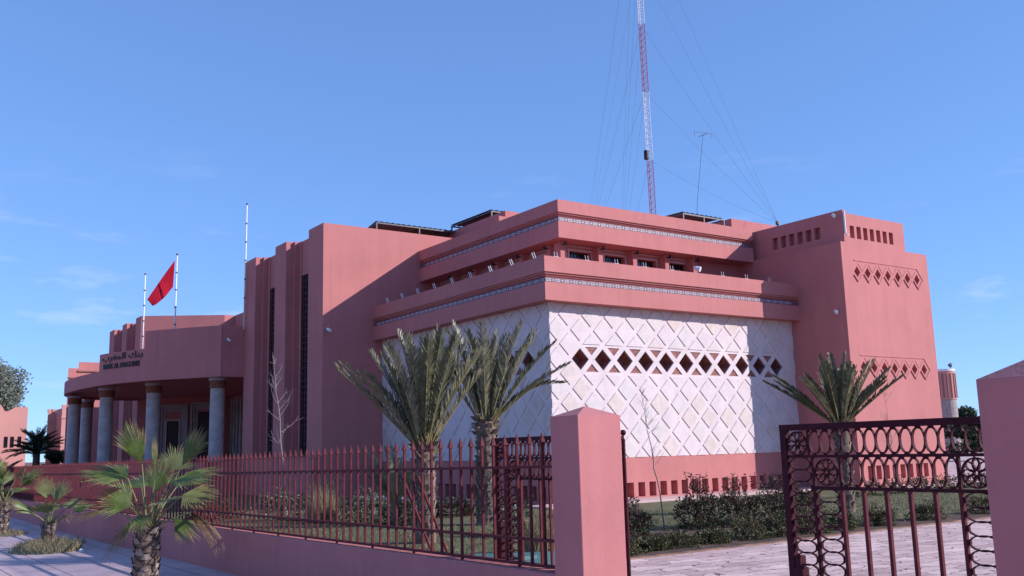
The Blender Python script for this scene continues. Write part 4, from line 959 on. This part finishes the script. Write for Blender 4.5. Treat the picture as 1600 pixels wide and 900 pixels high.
# trees and buildings far away
def leafy(name, label, x, y, z0, h, cz, rx, rz, n, m_, leaf, seedv, lobes=9):
    random.seed(seedv); t = thing(name, label, 'tree', (x, y, z0)); b = MB()
    b.tube([(x, y, z0), (x+.1, y, cz-rz*.5), (x, y, cz)], [h*.03, h*.022, h*.008], 8)
    L_ = []
    for k in range(lobes):
        a = k*2.4; r = rnd(.25, .72); c = Vector((x+math.cos(a)*rx*r, y+math.sin(a)*rx*r, cz+rnd(-.55, .62)*rz)); L_.append((c, rnd(.32, .5)*rx)); b.tube([(x, y, cz-rz*.5), c], [h*.012, h*.003], 4, cap=False)
    b.build('trunk', BARK, t); b = MB()
    for k in range(n):
        c, r = random.choice(L_); u = Vector((rnd(-1, 1), rnd(-1, 1), rnd(-1, 1))).normalized()*(rnd(.3, 1)**.5)*r*(.85+.3*noise.noise(Vector((k*.01, 0, 0)))); u.z *= rz/rx*1.0 if rz < rx else 1
        p = c+u; dn_ = Vector((rnd(-1, 1), rnd(-1, 1), rnd(-.6, 1))).normalized(); s_ = dn_.orthogonal().normalized(); l = leaf*rnd(.6, 1.5); b.face([p, p+dn_*l*.5+s_*l*.3, p+dn_*l, p+dn_*l*.5-s_*l*.3])
    b.build('crown', m_, t)
leafy('broadleaf_tree', 'tall grey-green feathery tree rising behind the pink building on the far left', 13.9, 146, 0, 17, 10.6, 6.2, 6.0, 38000, TREEF, .36, 67, 40)
leafy('broadleaf_tree', 'dark green round tree beyond the water tower, touching the right pillar', 108, 61.3, 0, 5, 2.9, 3.6, 2.4, 9000, TREEF2, .30, 62, 12)
leafy('broadleaf_tree', 'dark green tree right of the pale tower, seen over the closed gate leaf', 105.5, 64.5, 0, 5, 2.6, 3.2, 2.2, 7000, TREEF2, .30, 66, 10)
leafy('broadleaf_tree', 'dark tree low behind the ovals of the closed gate leaf', 60, 34.5, 0, 3, 1.4, 1.9, 1.2, 6000, TREEF2, .16, 63, 10)
leafy('broadleaf_tree', 'round green shrub-like tree beside the far dark palm on the left', 13.0, 80, 0, 2.6, 1.5, 1.4, 1.1, 5000, TREEF2, .14, 64, 8)
def far_palm(label, x, y, h, l, n, s):
    random.seed(s); t = thing('date_palm', label, 'palm tree', (x, y, -.3)); b = MB(); b.tube([(x, y, -.4), (x, y, h)], [.28, .24], 10); b.build('trunk', BARK, t); b = MB()
    for k in range(n): frond(b, (x, y, h-.1), rnd(0, 6.28), R(rnd(5, 80)), l*rnd(.8, 1.1), R(rnd(20, 55)), .55, 34, 0, 1)
    b.build('crown', [mat('far_palm_leaf', (.03, .05, .03), .6, .2, 2), DATES], t)
far_palm('dark bushy palm in front of the distant pink buildings on the left', 11.3, 78.2, 2.2, 2.0, 60, 71)
far_palm('dark palm top at the far left edge, just over the fence', 8.7, 76.5, .5, 1.7, 30, 72)

def merlon_wall(mb, x0, x1, y, z): pass
t = thing('pink_house', 'plain pink house with small dark windows on the far left edge', 'house', (6, 108, 0))
b = MB(); b.box((-6, 106.3, -.5), (14.35, 118, 6.35)); b.build('wall', FARPINK, t)
b = MB(); b.box((-6, 106.3, 6.351), (14.35, 106.7, 6.55)); b.prism([(14.35, 106.3), (13.2, 106.3), (13.2, 106.7), (14.35, 106.7)], 6.551, 6.95)
b.extr([(12.6, 6.551), (13.2, 6.551), (13.2, 6.93)], fS(106.3), 0, .4); b.box((10.6, 106.3, 6.551), (11.9, 106.7, 7.2)); b.extr([(11.9, 6.551), (12.3, 6.551), (11.9, 7.2)], fS(106.3), 0, .4); b.build('parapet', FARPINK, t)
for x in (12.55, 13.1, 13.75): b = MB(); b.box((x-.15, 106.24, 3.0), (x+.15, 106.298, 4.05)); b.build('window', BLACKGL, t)
for x in (9.0, 6.5): b = MB(); b.box((x-.15, 106.24, 3.0), (x+.15, 106.298, 4.05)); b.build('window', BLACKGL, t)
t = thing('pink_house', 'distant pink house with stepped corner turrets, seen left of and between the porch columns', 'house', (20, 104, 0))
b = MB(); b.prism([(16.36, 107.5), (17.3, 107.5), (18.6, 114), (17.4, 114)], -.5, 6.45); b.prism([(17.11, 104), (19.6, 104), (20.5, 112), (17.14, 107.6)], -.5, 6.73); b.prism([(19.605, 104.3), (30, 104.3), (30, 112), (20.6, 112)], -.5, 5.1); b.box((22.3, 103.7, -.5), (23.6, 108, 6.3)); b.build('wall', FARPINK, t)
b = MB()
for x0, x1, y, z in ((17.11, 19.6, 104, 6.73), (22.3, 23.6, 103.7, 6.3), (16.38, 17.1, 107.5, 6.45)):
    b.box((x0-.05, y-.08, z-1.0), (x1+.05, y-.002, z-.85)); b.box((x0, y, z+.001), (x0+.4, y+.4, z+.35)); b.box((x1-.4, y, z+.001), (x1, y+.4, z+.35))
b.box((19.61, 104.2, 4.2), (30, 104.298, 4.35)); b.build('moulding', FARPINK, t)
for x, y, zz in ((18.3, 104, 3.0), (21.0, 104.3, 2.6), (25.5, 104.3, 2.6)): b = MB(); b.box((x-.3, y-.1, zz-.8), (x+.3, y-.002, zz+.3)); b.build('window', BLACKGL, t)
b = MB(); b.box((17.85, 103.93, 3.4), (18.75, 103.997, 4.3)); b.build('window_surround', PALEPINK, t)
# water tower
t = thing('water_tower', 'round pale stone tower with pink ribbed top beyond the side tower', 'tower', (84.9, 50.95, 0))
cx, cy = 84.92, 50.95; q_ = .95/1.5
b = MB(); b.tube([(cx, cy, -.5), (cx, cy, 5.1)], [.93, .90], 24); b.build('shaft', FARSTONE, t, smooth=False)
b = MB(); b.tube([(cx, cy, 5.1), (cx, cy, 5.101), (cx, cy, 7.75)], [.90, .95, .95], 24); b.build('drum', FARPINK, t)
b = MB()
for k in range(16): a = 2*math.pi*k/16; b.box((cx+.95*math.cos(a)-.06, cy+.95*math.sin(a)-.06, 5.25), (cx+.95*math.cos(a)+.06, cy+.95*math.sin(a)+.06, 7.55))
b.build('ribs', TERRA, t)
b = MB(); b.tube([(cx, cy, 7.751), (cx, cy, 7.95)], [1.0, 1.0], 24); b.build('rim', WHITEP, t)
b = MB(); b.tube([(cx+.6, cy-.4, 7.95), (cx+.6, cy-.4, 8.4)], .05, 6); b.tube([(cx+.5, cy-.4, 8.3), (cx+.7, cy-.4, 8.45)], [.2, .14], 10); b.build('dish', STEEL, t)
